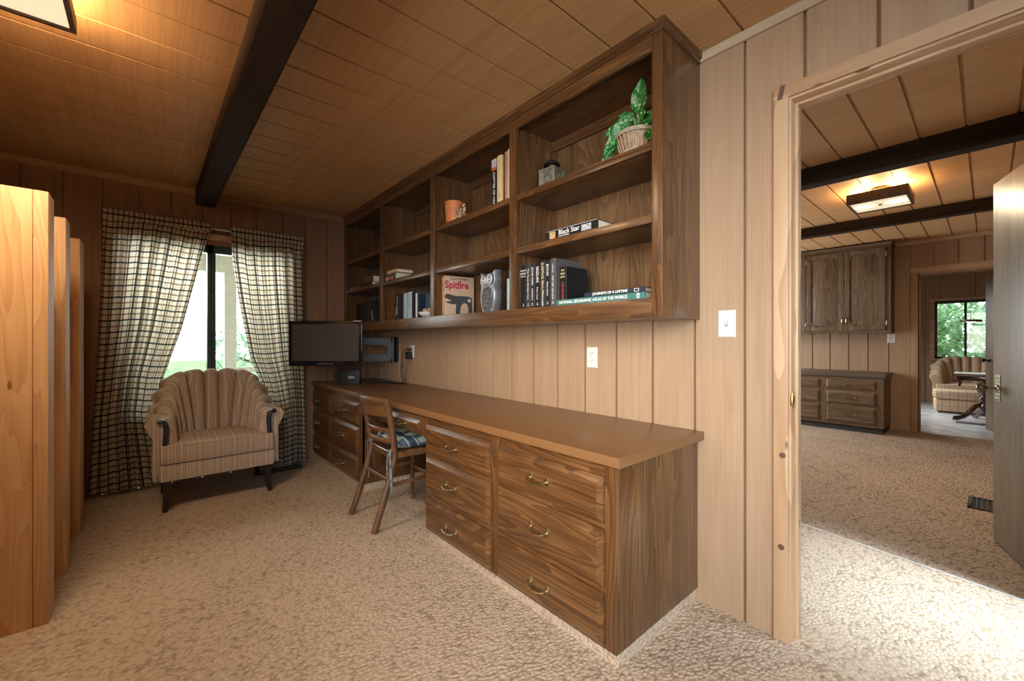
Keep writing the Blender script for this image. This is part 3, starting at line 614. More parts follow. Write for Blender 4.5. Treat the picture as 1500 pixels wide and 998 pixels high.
book('black book right of the three blue magazines', -2.995, -0.285, ZF, 0.03, 0.21, 0.17, (0.012, 0.012, 0.014), g3)
steel = plain('cover_steel_blue', (0.06, 0.13, 0.17), 0.4, var=0.3)
o = book('white-spined steel-blue book at the right end of its row, beside the small white bowl', -2.955, -0.275, ZF, 0.024, 0.20, 0.17, steel, g3, bands=[(0.002, 0.198, plain('spine_white', (0.55, 0.55, 0.50), 0.6))])
bm = B(); box(bm, 0.0121, 0.0128, 0.012, 0.075, 0.004, 0.196); obj('cover_panel', bm, plain('panel_navy', (0.015, 0.02, 0.03), 0.4), o, smooth=0)
# small white bowl with dried flowers in front of it
bm = B(); lathe(bm, [(0.03, 0), (0.055, 0.004), (0.085, 0.03), (0.09, 0.042), (0.084, 0.042), (0.05, 0.012), (0.0, 0.010)], (0, 0, 0), 24)
o = obj('white_bowl', bm, plain('white_china', (0.66, 0.64, 0.60), 0.25), None, loc=(-2.81, -0.235, ZF)); tag(o, 'small white china bowl of dried petals beside the upright books of the second bay', 'bowl')
bm = B(); rnd = random.Random(4)
for k in range(60):
    a = rnd.uniform(0, 6.3); rr = rnd.uniform(0, 0.08); bmesh.ops.create_icosphere(bm, subdivisions=1, radius=rnd.uniform(0.006, 0.012), matrix=Matrix.Translation((math.cos(a) * rr, math.sin(a) * rr * 0.9, 0.045 + 0.02 * (1 - rr / 0.09) + rnd.uniform(-0.004, 0.008))))
oo = obj('dried_petals', bm, plain('petals', (0.52, 0.33, 0.22), 0.8, var=0.6, scale=70), o); oo['kind'] = 'stuff'
# bay 2 middle shelf: three paperbacks lying flat
g4 = 'paperbacks lying flat on the middle shelf of the second bay'
for k, (lab, c, w, h) in enumerate((('glossy red and white paperback at the bottom of the flat stack', (0.45, 0.42, 0.40), 0.032, 0.20), ('dark-spined paperback in the middle of the flat stack', (0.08, 0.06, 0.05), 0.026, 0.17), ('tan paperback on top of the flat stack', (0.50, 0.34, 0.20), 0.026, 0.19))):
    o = book(lab, -3.36 + 0.02 * (k == 2), -0.30, 1.6835 + (0, 0.0325, 0.059)[k], w, h, 0.15, plain('cover_flat%d' % k, c, 0.5, var=0.35, scale=50), g4, [], lay=True)
    if k == 0:
        b2 = B(); box(b2, -0.014, 0.012, -0.0008, 0.002, 0.05, 0.12); obj('spine_label', b2, plain('label_red', (0.42, 0.03, 0.03), 0.4), o, smooth=0)
        b2 = B(); box(b2, -0.013, 0.011, -0.0008, 0.002, 0.145, 0.19); obj('spine_label', b2, plain('label_black', (0.015, 0.015, 0.02), 0.4), o, smooth=0)
# bay 1: flat things on the middle shelf, upright dark books below
g5 = 'books lying flat on the middle shelf of the bay by the window wall'
book('dark book under the brown one, on the shelf nearest the window', -3.93, -0.295, 1.6835, 0.034, 0.30, 0.17, (0.03, 0.022, 0.016), g5, lay=True)
book('brown paper-backed book on top, on the shelf nearest the window', -3.90, -0.29, 1.7180, 0.055, 0.27, 0.16, (0.10, 0.07, 0.04), g5, lay=True)
bm = B()
for k in range(3): box(bm, -0.09 + 0.004 * k, 0.09 - 0.006 * k, -0.06, 0.07, 0.004 * k, 0.004 * k + 0.0036, 0, 0, Matrix.Rotation(0.12 * k, 4, 'Z'))
tag(obj('paper_leaflets', bm, plain('leaflet', (0.42, 0.33, 0.30), 0.6, var=0.5, scale=40), None, loc=(-4.20, -0.24, 1.6835), smooth=0), 'thin pile of printed leaflets at the shelf end by the window wall', 'leaflets')
g6 = 'dark upright books behind the television'
cols6 = [(0.012, 0.010, 0.010), (0.02, 0.015, 0.014), (0.03, 0.018, 0.014), (0.016, 0.012, 0.014), (0.04, 0.022, 0.016), (0.02, 0.012, 0.01)]
names6 = ['outermost black book at the window end of the dark row', 'second dark book of the row behind the television', 'third dark brown book of the row behind the television', 'fourth black book of the row behind the television', 'fifth brown book of the row behind the television', 'dark volume nearest the divider with a pale ornament on its spine']
x = -4.215
for k in range(6):
    w = 0.07 if k < 5 else 0.085
    o = book(names6[k], x + w / 2, -0.27, ZF, w - 0.002, 0.20 + 0.004 * (k % 2), 0.17, cols6[k], g6); x += w
    if k == 5:
        b2 = B(); tube(b2, crv([(-0.012, 0, 0.10), (-0.006, 0, 0.07), (0.008, 0, 0.035), (0.016, 0, 0.015)], 4), 0.0022, 6); lathe(b2, [(0.006, -0.001), (0.005, 0.003)], (-0.012, 0, 0.108), 8, ax='y'); obj('spine_ornament', b2, inks['cream'], o)

# magazines: five, the front one face out
mag_c = ((0.52, 0.34, 0.20), (0.40, 0.25, 0.14), (0.56, 0.40, 0.26), (0.45, 0.28, 0.16))
MR = math.atan2(0.227, 0.053)
def magazine(label, off, col, front=False):
    d = Vector((math.cos(MR), math.sin(MR), 0)); n = Vector((math.sin(MR), -math.cos(MR), 0)); p = Vector((-2.549, -0.272, ZF)) - n * off
    bm = B(); box(bm, 0, 0.228, 0, 0.009, 0, 0.29 if front else 0.285, 0.0015)
    o = obj('magazine', bm, col, None, loc=p); o.rotation_euler = (0, 0, MR); tag(o, label, 'magazine', 'tan magazines standing at the left of the third bay'); return o
o = magazine('tan magazine face out with dark red Spitfire title', 0.0, plain('cover_tan', (0.42, 0.28, 0.185), 0.45, var=0.05), True)
text('title', 'Spitfire', 0.073, inks['crimson'], o, Mcols(*FRONT, (0.005, -0.0006, 0.225)), sx=0.86, bold=0.0022)
text('heading', 'Supermarine', 0.025, inks['black'], o, Mcols(*FRONT, (0.045, -0.0006, 0.272)), sx=1.0)
bm = B(); dk = plain('picture_dark', (0.035, 0.032, 0.032), 0.5)
pts = [(0.004, 0.150), (0.02, 0.163), (0.05, 0.156), (0.09, 0.147), (0.15, 0.150), (0.195, 0.147), (0.213, 0.132), (0.214, 0.002), (0.185, 0.002), (0.184, 0.06), (0.174, 0.092), (0.15, 0.1), (0.128, 0.082), (0.12, 0.045), (0.118, 0.002), (0.085, 0.002), (0.088, 0.09), (0.06, 0.086), (0.03, 0.094), (0.004, 0.102), (0.03, 0.108), (0.055, 0.114), (0.004, 0.13)]
prism(bm, [(x, -0.0007, z) for x, z in pts], (0, 0.001, 0)); obj('cover_picture', bm, dk, o, smooth=0)
bm = B(); lathe(bm, [(0.012, -0.001), (0.012, 0.0)], (0.19, 0, 0.118), 14, ax='y'); obj('cover_picture', bm, plain('picture_pale', (0.5, 0.42, 0.32), 0.5), o, smooth=0)
for k, lab in enumerate(('tan magazine directly behind the face-out Spitfire one', 'brown-spined magazine third from the front of its set', 'pale tan magazine fourth from the front of its set', 'hindmost tan magazine of its set')):
    magazine(lab, 0.0105 * (k + 1), plain('magazine_spine%d' % k, mag_c[k], 0.5, var=0.4, scale=80))

# owl plaque
ow = thing('owl_figurine', 'black and silver owl figurine standing between the magazines and the pale blue book', 'figurine', (-2.11, -0.20, ZF), rotz=-0.12)
silver = plain('owl_silver', (0.27, 0.27, 0.275), 0.35, 0.6, var=0.2); black = plain('owl_black', (0.014, 0.014, 0.016), 0.4)
half = [(0.0, 0.0), (0.055, 0.002), (0.075, 0.04), (0.088, 0.09), (0.090, 0.135), (0.083, 0.165), (0.077, 0.175), (0.088, 0.20), (0.09, 0.225), (0.082, 0.243), (0.088, 0.272), (0.058, 0.258), (0.02, 0.253)]
out = [(x, z) for x, z in half] + [(-x, z) for x, z in half[::-1] if x > 0]
bm = B()
def sc(k, y): return [(x * k, y, 0.127 + (z - 0.127) * (1 + (k - 1) * 0.7)) for x, z in out]
loft(bm, [sc(0.96, 0.03), sc(1.0, 0.024), sc(1.0, -0.016), sc(0.95, -0.024)]); obj('body', bm, silver, ow)
bm = B(); el = [(0.068 * math.cos(a), 0.089 + 0.083 * math.sin(a)) for a in [2 * PI * k / 28 for k in range(28)]]
prism(bm, [(x, -0.0245, z) for x, z in el], (0, -0.003, 0)); obj('breast', bm, black, ow)
bm = B()
for row in range(5):
    for c in range(-2, 3):
        cx = c * 0.030 + (0.015 if row % 2 else 0); cz = 0.150 - row * 0.029
        pth = [(cx + 0.016 * math.cos(a), -0.0282, cz + 0.024 * math.sin(a)) for a in [PI + PI * k / 8 for k in range(9)]]
        pth = [p for p in pth if (p[0] / 0.066) ** 2 + ((p[2] - 0.089) / 0.081) ** 2 < 1]
        if len(pth) > 2: tube(bm, pth, 0.0016, 5)
pth = [(x * 1.0, -0.0275, z) for x, z in el]; tube(bm, pth + pth[:1], 0.0028, 6); obj('feathers', bm, silver, ow)
for s in (-1, 1):
    bm = B(); lathe(bm, [(0.036, -0.0240), (0.036, -0.029), (0.032, -0.030), (0.0, -0.030)], (s * 0.038, 0, 0.215), 24, ax='y'); e = obj('eye', bm, black, ow)
    bm = B()
    for R_, r_ in ((0.031, 0.003), (0.02, 0.0025)): tube(bm, [(s * 0.038 + R_ * math.cos(a), -0.031, 0.215 + R_ * math.sin(a)) for a in [2 * PI * k / 20 for k in range(21)]], r_, 6)
    lathe(bm, [(0.009, -0.03), (0.009, -0.033), (0.0, -0.034)], (s * 0.038, 0, 0.215), 12, ax='y'); obj('eye_ring', bm, plain('owl_white', (0.6, 0.62, 0.62), 0.4), e)
bm = B(); lathe(bm, [(0.0, 0.02), (0.009, 0.0), (0.001, -0.028)], (0, -0.029, 0.19), 8); obj('beak', bm, silver, ow)

# terracotta pot, dried flowers next to it
bm = B(); lathe(bm, [(0.0, 0), (0.055, 0), (0.058, 0.004), (0.067, 0.15), (0.067, 0.156), (0.061, 0.156), (0.053, 0.012), (0, 0.01)], (0, 0, 0), 28)
tag(obj('terracotta_pot', bm, plain('terracotta', (0.52, 0.16, 0.045), 0.55, var=0.2, scale=18), None, loc=(-2.478, -0.235, Z2)), 'plain terracotta pot on the upper shelf of the third bay', 'pot')
t = thing('dried_flower_posy', 'small posy of dried flowers lying beside the terracotta pot', 'flowers', (-2.37, -0.26, Z2))
bm = B(); rnd = random.Random(9)
for k in range(9): tube(bm, [(0, 0, 0.0), (rnd.uniform(-0.05, 0.07), rnd.uniform(-0.02, 0.02), rnd.uniform(0.03, 0.1))], 0.0015, 5)
obj('stem', bm, plain('dry_stem', (0.16, 0.10, 0.05), 0.8), t)
bm = B()
for k in range(16):
    c = Vector((rnd.uniform(-0.05, 0.09), rnd.uniform(-0.02, 0.02), rnd.uniform(0.012, 0.10)))
    for j in range(5):
        a = j * 1.257; bmesh.ops.create_icosphere(bm, subdivisions=1, radius=0.007, matrix=Matrix.Translation(c + Vector((math.cos(a) * 0.008, 0, math.sin(a) * 0.008))))
obj('bloom', bm, plain('dry_bloom', (0.40, 0.27, 0.16), 0.8, var=0.6, scale=60), t)

# small glass lantern
t = thing('table_lantern', 'small square glass lantern with dark metal cap on the upper shelf of the nearest bay', 'lantern', (-1.535, -0.235, Z2), rotz=0.15)
dm = plain('dark_metal', (0.06, 0.05, 0.035), 0.4, 0.8)
lg = plain('lantern_glass', (0.13, 0.125, 0.10), 0.15, var=0.6, scale=40, coat=0.5)
bm = B(); s = 0.045
for a, b in ((-1, -1), (-1, 1), (1, -1), (1, 1)): box(bm, a * s - 0.004, a * s + 0.004, b * s - 0.004, b * s + 0.004, 0, 0.092)
for z in (0.0, 0.088): box(bm, -s - 0.006, s + 0.006, -s - 0.006, s + 0.006, z, z + 0.006)
obj('frame', bm, plain('pewter', (0.36, 0.34, 0.28), 0.35, 0.7), t)
bm = B(); box(bm, -s, s, -s, s, 0.006, 0.088); obj('glass', bm, lg, t)
bm = B(); lathe(bm, [(0.026, 0.094), (0.026, 0.118), (0.046, 0.120), (0.044, 0.128), (0.022, 0.145), (0.0, 0.150)], (0, 0, 0), 20); obj('cap', bm, dm, t)
bm = B(); tube(bm, crv([(-0.03, 0, 0.14), (-0.034, 0, 0.175), (0, 0, 0.20), (0.034, 0, 0.175), (0.03, 0, 0.14)], 6), 0.0018, 6)
for s2 in (-1, 1): tube(bm, crv([(s2 * 0.046, 0, 0.02), (s2 * 0.07, 0, 0.03), (s2 * 0.078, 0, 0.055)], 5), 0.002, 6)
obj('carrying_ring', bm, dm, t)

# potted plant in a basket
t = thing('potted_plant', 'green speckle-leaved plant in a small wicker basket on the top shelf', 'plant', (-1.03, -0.215, Z2))
bm = B(); nb = 26
wick = plain('wicker', (0.30, 0.19, 0.11), 0.7, var=0.35, scale=60); wick2 = plain('wicker_pale', (0.40, 0.31, 0.22), 0.7, var=0.25, scale=60)
prof = [(0.064, 0.0), (0.070, 0.02), (0.080, 0.05), (0.090, 0.082), (0.094, 0.098)]
lathe(bm, [(0.0, 0.004)] + [(r - 0.006, z + 0.004) for r, z in prof] + [(0.082, 0.098), (0.06, 0.085), (0.0, 0.085)], (0, 0, 0), 30); basket = obj('basket', bm, wick, t)
bm = B()
for k in range(nb):
    a = 2 * PI * k / nb; tube(bm, [(math.cos(a) * (r + 0.001), math.sin(a) * (r + 0.001), z) for r, z in prof], 0.0019, 6)
for r, z in ((0.0955, 0.098), (0.0945, 0.090), (0.071, 0.018), (0.069, 0.011)):
    tube(bm, [(math.cos(2 * PI * k / 30) * r, math.sin(2 * PI * k / 30) * r, z) for k in range(31)], 0.0042, 6)
obj('basket_weave', bm, wick2, basket)
def plant_leaf_mat():
    m, nt, b = new_mat('speckled_leaf'); tc = N(nt, 'ShaderNodeTexCoord'); n = N(nt, 'ShaderNodeTexNoise', Scale=95.0, Detail=3.0, Roughness=0.7); L(nt, tc.outputs['Object'], n.inputs['Vector'])
    r = ramp(nt, n.outputs['Fac'], [(0.0, (0.005, 0.05, 0.008)), (0.53, (0.012, 0.115, 0.014)), (0.59, (0.06, 0.26, 0.05)), (0.66, (0.42, 0.62, 0.30))]); L(nt, r.outputs['Color'], b.inputs['Base Color']); b.inputs['Roughness'].default_value = 0.35; return m
def leaf(bm, base, tip, width, droop, roll=0.0):
    base = Vector(base); tip = Vector(tip); ax = (tip - base); Ln = ax.length; ax.normalize()
    side = ax.cross(Vector((0.45, -0.89, 0.05))); side.normalize(); nrm = side.cross(ax); side = (side * math.cos(roll) + nrm * math.sin(roll)).normalized(); nrm = side.cross(ax)
    nl, nw = 12, 6; vv = []
    for i in range(nl + 1):
        t_ = i / nl; w = width * (math.sin(PI * min(1, t_ ** 0.8)) ** 0.75) * (1 - 0.15 * t_) + 0.0006
        c = base + ax * Ln * t_ + Vector((0, 0, -droop * t_ * t_))
        vv.append([bm.verts.new(c + side * w * (j / nw * 2 - 1) + nrm * (abs(j / nw * 2 - 1) ** 1.5 * 0.22 * w + 0.004 * math.sin(t_ * 14 + j))) for j in range(nw + 1)])
    for i in range(nl):
        for j in range(nw): bm.faces.new([vv[i][j], vv[i][j + 1], vv[i + 1][j + 1], vv[i + 1][j]])
LV = [((0.005, -0.01, 0.195), (0.035, -0.02, 0.335), 0.036, 0.0, 0.1), ((-0.01, -0.02, 0.19), (-0.105, -0.06, 0.125), 0.030, 0.01, 0.3), ((-0.035, -0.04, 0.15), (-0.105, -0.085, 0.062), 0.030, 0.01, 0.2),
      ((-0.06, -0.01, 0.145), (-0.15, -0.05, 0.075), 0.027, 0.012, 0.4), ((-0.03, 0.01, 0.185), (-0.115, 0.0, 0.175), 0.024, 0.005, 0.6), ((0.035, -0.02, 0.14), (0.10, -0.06, 0.105), 0.030, 0.005, 0.2),
      ((0.03, 0.0, 0.165), (0.11, -0.02, 0.15), 0.030, 0.01, 0.1), ((0.06, -0.02, 0.10), (0.105, -0.07, 0.03), 0.026, 0.008, 0.3), ((0.02, 0.04, 0.15), (0.09, 0.07, 0.185), 0.032, 0.01, 0.3), ((-0.115, -0.02, 0.07), (-0.165, -0.05, 0.02), 0.016, 0.005, 0.5),
      ((0.0, 0.05, 0.14), (-0.07, 0.09, 0.16), 0.034, 0.01, 0.3), ((-0.02, -0.03, 0.13), (-0.03, -0.075, 0.085), 0.02, 0.008, 0.3), ((-0.05, -0.03, 0.16), (-0.14, -0.06, 0.145), 0.022, 0.015, 0.4), ((-0.07, -0.03, 0.12), (-0.12, -0.09, 0.03), 0.024, 0.01, 0.3), ((0.05, -0.01, 0.14), (0.115, -0.05, 0.06), 0.026, 0.01, 0.2), ((0.0, -0.02, 0.17), (-0.06, -0.06, 0.205), 0.022, 0.01, 0.4), ((0.02, -0.02, 0.16), (0.07, -0.05, 0.185), 0.024, 0.01, 0.2), ((0.03, -0.03, 0.12), (0.05, -0.08, 0.10), 0.022, 0.008, 0.3)]
bm = B()
for l_ in LV: leaf(bm, *l_)
obj('foliage', bm, plant_leaf_mat(), t, smooth=60, fixn=False)
bm = B()
for l_ in LV: tube(bm, crv([(random.uniform(-0.02, 0.02), random.uniform(-0.02, 0.02), 0.08), ((l_[0][0]) * 0.6, l_[0][1] * 0.5, l_[0][2] * 0.75), l_[0]], 5), 0.0035, 7)
obj('stem', bm, plain('plant_stem', (0.08, 0.22, 0.06), 0.5), t)

# ------------------------------------------------------------------ wall plates
ivory = plain('ivory_plastic', (0.66, 0.66, 0.60), 0.35, var=0.03); slot = plain('slot_dark', (0.03, 0.03, 0.03), 0.6)
def plate(name, label, cat, x, z, y, kind, grp=None, w=0.072, h=0.115):
    t = thing(name, label, cat, (x, y, z), group=grp)
    bm = B(); loft(bm, [[(-w / 2, 0, -h / 2), (w / 2, 0, -h / 2), (w / 2, 0, h / 2), (-w / 2, 0, h / 2)], [(-w / 2, -0.002, -h / 2), (w / 2, -0.002, -h / 2), (w / 2, -0.002, h / 2), (-w / 2, -0.002, h / 2)], [(-w / 2 + 0.005, -0.006, -h / 2 + 0.005), (w / 2 - 0.005, -0.006, -h / 2 + 0.005), (w / 2 - 0.005, -0.006, h / 2 - 0.005), (-w / 2 + 0.005, -0.006, h / 2 - 0.005)]])
    obj('plate', bm, ivory, t, smooth=20)
    if kind == 'switch':
        bm = B(); box(bm, -0.006, 0.006, -0.0065, -0.004, -0.013, 0.013); obj('toggle_slot', bm, plain('slot_grey', (0.3, 0.29, 0.26), 0.5), t)
        bm = B(); prism(bm, [(-0.0045, -0.005, -0.006), (-0.0045, -0.016, 0.008), (-0.0045, -0.014, 0.012), (-0.0045, -0.005, 0.008)], (0.009, 0, 0)); obj('toggle', bm, ivory, t)
    else:
        bm = B()
        for s in (-1, 1):
            lathe(bm, [(0.0165, -0.005), (0.0165, -0.0078), (0.0, -0.008)], (0, 0, s * 0.0195), 20, ax='y')
        obj('socket', bm, ivory, t)
        bm = B()
        for s in (-1, 1):
            for q in (-1, 1): box(bm, q * 0.0065 - 0.0013, q * 0.0065 + 0.0013, -0.0086, -0.006, s * 0.0195 - 0.001, s * 0.0195 + 0.009)
            lathe(bm, [(0.0026, -0.0086), (0.0026, -0.006)], (0, 0, s * 0.0195 - 0.008), 8, ax='y')
        obj('socket_slots', bm, slot, t)
    bm = B()
    for s in ((-0.032, 0.032) if kind == 'switch' else (0,)): lathe(bm, [(0.003, -0.006), (0.003, -0.0072), (0, -0.0075)], (0, 0, s), 8, ax='y')
    obj('screw', bm, ivory, t); return t
plate('light_switch', 'ivory light switch plate on the panelling between bookcase and doorway', 'light switch', -0.734, 1.239, 0.0, 'switch')
plate('wall_outlet', 'white double outlet above the near end of the desk, nothing plugged in', 'outlet', -1.449, 1.073, 0.0, 'outlet')
plate('wall_outlet', 'white outlet near the television with a black plug and adapter in it', 'outlet', -3.545, 1.065, 0.0, 'outlet')
# plug, adapter and their cables
rub = plain('black_rubber', (0.012, 0.012, 0.013), 0.45)
t = thing('power_lead', 'black cord with a round plug in the upper socket, running down to the desk', 'cord', (-3.545, -0.02, 1.085))
bm = B(); lathe(bm, [(0.012, -0.009), (0.014, -0.02), (0.012, -0.034), (0.0, -0.036)], (-3.545, 0, 1.085), 12, ax='y'); tube(bm, [(-3.545, -0.03, 1.085), (-3.59, -0.035, 1.087)], 0.007, 8); obj('plug', bm, rub, t, world=True)
bm = B(); tube(bm, crv([(-3.585, -0.035, 1.087), (-3.64, -0.04, 1.07), (-3.665, -0.045, 1.0), (-3.675, -0.04, 0.93), (-3.67, -0.05, 0.85), (-3.62, -0.06, 0.79), (-3.58, -0.07, 0.768), (-3.68, -0.09, 0.767), (-3.80, -0.12, 0.767), (-3.90, -0.20, 0.767), (-3.88, -0.30, 0.767)], 7), 0.0042, 8); obj('cable', bm, rub, t, world=True)
bm = B(); tube(bm, [(-3.674, -0.041, 0.945), (-3.674, -0.041, 0.905)], 0.009, 8); obj('cord_switch', bm, rub, t, world=True)
t = thing('power_adapter', 'small black box adapter in the lower socket of the outlet near the television', 'adapter', (-3.55, -0.03, 1.03))
bm = B(); box(bm, -3.585, -3.525, -0.055, -0.0095, 0.995, 1.063, 0.005); obj('adapter_body', bm, rub, t, world=True)
bm = B(); tube(bm, crv([(-3.555, -0.035, 0.997), (-3.555, -0.04, 0.95), (-3.59, -0.045, 0.86), (-3.60, -0.05, 0.82), (-3.57, -0.055, 0.80), (-3.585, -0.06, 0.775), (-3.66, -0.11, 0.7665), (-3.76, -0.16, 0.7665), (-3.82, -0.27, 0.7665)], 7), 0.0032, 8); obj('cable', bm, rub, t, world=True)

# ------------------------------------------------------------------ television on its wall arm
tvz = 1.149; FWv = Vector((-math.sin(0.8524), math.cos(0.8524), 0))
ctr = Vector((-3.765, -0.705, 0.945))
t = thing('television', 'black flat-screen television in the corner above the desk', 'television', ctr, rotz=0.8524)
gl = plain('tv_gloss', (0.008, 0.009, 0.010), 0.08, var=0.02); scr = plain('tv_screen', (0.045, 0.043, 0.041), 0.22, var=0.02, spec=0.8)
W_, H_ = 0.632, 0.392
bm = B(); box(bm, -W_ / 2, W_ / 2, -0.012, 0.02, 0, H_, 0.004); obj('bezel', bm, gl, t)
bm = B(); box(bm, -W_ / 2 + 0.03, W_ / 2 - 0.03, -0.0135, -0.008, 0.045, H_ - 0.03); obj('screen', bm, scr, t)
bm = B(); loft(bm, [[(-0.29, 0.02, 0.03), (0.29, 0.02, 0.03), (0.29, 0.02, 0.37), (-0.29, 0.02, 0.37)], [(-0.26, 0.05, 0.06), (0.26, 0.05, 0.06), (0.26, 0.05, 0.34), (-0.26, 0.05, 0.34)]]); obj('rear_case', bm, rub, t)
bm = B(); prism(bm, [(-0.08, -0.0125, 0.014), (0.08, -0.0125, 0.014), (0.06, -0.0125, 0.03), (-0.06, -0.0125, 0.03)], (0, -0.001, 0)); obj('control_strip', bm, plain('tv_strip', (0.05, 0.05, 0.055), 0.25), t)
t = thing('swing_arm_bracket', 'grey looped swing-arm bracket holding the television to the panelled wall', 'bracket', (-3.87, -0.03, 1.06))
grey = plain('bracket_grey', (0.055, 0.055, 0.056), 0.6)
bm = B(); box(bm, -3.905, -3.825, -0.02, -0.001, 0.955, 1.20, 0.004); obj('wall_plate', bm, rub, t, world=True)
a = Vector((-3.862, -0.05, 0)); e = Vector((-4.00, -0.46, 0)); dr = (e - a).normalized(); nn = Vector((-dr.y, dr.x, 0)) * 0.018
bm = B(); z0, z1 = 0.965, 1.19; th = 0.066
outer = [(0.0, z0 + 0.05), (0.02, z0 + 0.01), (0.055, z0), (0.44, z0), (0.44, z0 + th), (0.09, z0 + th), (0.06, z0 + th + 0.012), (0.048, z0 + th + 0.035), (0.048, z1 - th - 0.035), (0.06, z1 - th - 0.012), (0.09, z1 - th), (0.44, z1 - th), (0.44, z1), (0.055, z1), (0.02, z1 - 0.01), (0.0, z1 - 0.05)]
prism(bm, [a + dr * s_ + Vector((0, 0, z)) - nn for s_, z in outer], nn * 2); obj('swing_arm', bm, grey, t, world=True)
for q, r_ in ((a + Vector((0.004, 0.006, 0)), 0.02), (e, 0.022)):
    bm = B(); tube(bm, [q + Vector((0, 0, 0.95)), q + Vector((0, 0, 1.205))], r_, 14); obj('pivot', bm, rub, t, world=True)
bm = B(); e2 = ctr + FWv * 0.051; prism(bm, [e + Vector((0, 0, 1.0)) - nn, e + Vector((0, 0, 1.16)) - nn, Vector((e2.x, e2.y, 1.16)) - nn, Vector((e2.x, e2.y, 1.0)) - nn], nn * 2); obj('mounting_arm', bm, rub, t, world=True)
# modem on the desk
t = thing('modem_box', 'small black modem box standing on the desk below the television', 'modem', (-3.893, -0.463, HC), rotz=0.8524)
bm = B(); box(bm, -0.107, 0.107, -0.025, 0.025, 0.0, 0.138, 0.008); obj('case', bm, plain('modem_black', (0.014, 0.014, 0.015), 0.5), t)
bm = B(); box(bm, -0.135, -0.105, -0.012, 0.016, 0.05, 0.105, 0.004); obj('battery_door', bm, rub, t)
text('lettering', 'dpa', 0.042, inks['white'], t, Mcols(*FRONT, (0.03, -0.0256, 0.07)), align='CENTER')

# ================================================================== CURTAINS
plaid = [('u', 0.088, 0.044, 0.0062, (0.17, 0.07, 0.025), 0.8), ('v', 0.088, 0.044, 0.0062, (0.17, 0.07, 0.025), 0.8), ('u', 0.088, 0.066, 0.004, (0.42, 0.30, 0.16), 0.35), ('v', 0.088, 0.022, 0.004, (0.42, 0.30, 0.16), 0.35),
         ('u', 0.088, 0.0, 0.0062, (0.028, 0.024, 0.026), 0.9), ('v', 0.088, 0.0, 0.0066, (0.028, 0.024, 0.026), 0.92)]
cloth = uv_lines('plaid_curtain', (0.78, 0.70, 0.55), plaid, 0.9, translucent=0.5)
def lerp_tab(tab, z):
    for (z0, a), (z1, b) in zip(tab, tab[1:]):
        if z0 <= z <= z1: return a + (b - a) * (z - z0) / (z1 - z0)
    return tab[0][1] if z < tab[0][0] else tab[-1][1]
def curtain(label, outer, inner, ztop, zbot, Wc, folds, seed):
    rnd = random.Random(seed); ns, nz = 150, 60; ph = [rnd.uniform(0, 6.3) for _ in range(4)]
    t = thing('curtain', label, 'curtain', (-4.33, (outer[-1][1] + inner[-1][1]) / 2, zbot), group='plaid curtains at the study window')
    bm = B(); uvl = bm.loops.layers.uv.new('UVMap'); vv = []; uvs = {}
    for i in range(nz + 1):
        z = zbot + (ztop - zbot) * i / nz; yo, yi = lerp_tab(outer, z), lerp_tab(inner, z); row = []
        hd = min(1.0, (ztop - z) / 0.25)
        for j in range(ns + 1):
            s_ = j / ns; w = s_ * folds * 2 * PI + 0.5 * math.sin(s_ * 9 + ph[0]) + 0.35 * math.sin(2.0 * z + ph[1])
            amp = 0.022 * hd * (0.7 + 0.4 * math.sin(s_ * 11 + ph[2])) + 0.007
            if z < 1.0: amp *= 1.15
            x = -4.315 + amp * math.sin(w) + 0.006 * hd * math.sin(2.7 * w + ph[3]) + (0.004 * math.sin(s_ * 160) * (1 - hd))
            y = yo + (yi - yo) * (s_ + 0.012 * math.sin(2 * w) * hd)
            v = bm.verts.new((x, y, z)); uvs[v] = (s_ * Wc, z + 0.01 * math.sin(s_ * 7 + ph[0])); row.append(v)
        vv.append(row)
    for i in range(nz):
        for j in range(ns):
            f = bm.faces.new([vv[i][j], vv[i][j + 1], vv[i + 1][j + 1], vv[i + 1][j]])
            for lp in f.loops: lp[uvl].uv = uvs[lp.vert]
    obj('curtain_panel', bm, cloth, t, world=True, smooth=180, fixn=False)
    # gathered heading with the rod pocket
    bm = B(); uvl = bm.loops.layers.uv.new('UVMap'); yo, yi = outer[-1][1], inner[-1][1]; vv = []
    for i, (dz, k) in enumerate(((-0.05, 0.0), (-0.03, 0.012), (-0.012, 0.012), (0.0, 0.003), (0.022, 0.002))):
        row = []
        for j in range(ns + 1):
            s_ = j / ns; v = bm.verts.new((-4.307 + k + 0.004 * math.sin(s_ * 150 + i), yo + (yi - yo) * s_, ztop + dz)); row.append((v, (s_ * Wc, ztop + dz)))
        vv.append(row)
    for i in range(4):
        for j in range(ns):
            q = [vv[i][j], vv[i][j + 1], vv[i + 1][j + 1], vv[i + 1][j]]; f = bm.faces.new([a[0] for a in q])
            for lp, a in zip(f.loops, q): lp[uvl].uv = a[1]
    obj('curtain_heading', bm, cloth, t, world=True, smooth=180, fixn=False)
    return t
curtain('plaid curtain left of the window mullion, behind the left arm of the armchair', [(0.03, -2.195), (0.86, -2.153), (1.67, -2.128), (2.15, -2.117)], [(0.03, -1.70), (0.60, -1.80), (0.88, -1.762), (1.27, -1.647), (1.73, -1.549), (2.15, -1.462)], 2.135, 0.03, 0.98, 7, 3)
curtain('plaid curtain right of the window mullion, partly behind the television', [(0.005, -0.718), (0.5, -0.728), (1.8, -0.742), (2.15, -0.738)], [(0.005, -1.00), (0.5, -1.02), (0.79, -1.10), (1.015, -1.184), (1.52, -1.268), (1.87, -1.311), (2.15, -1.321)], 2.135, 0.005, 0.85, 6, 11)
bm = B(); tube(bm, [(-4.316, -2.112, 2.112), (-4.316, -0.745, 2.112)], 0.006, 10)
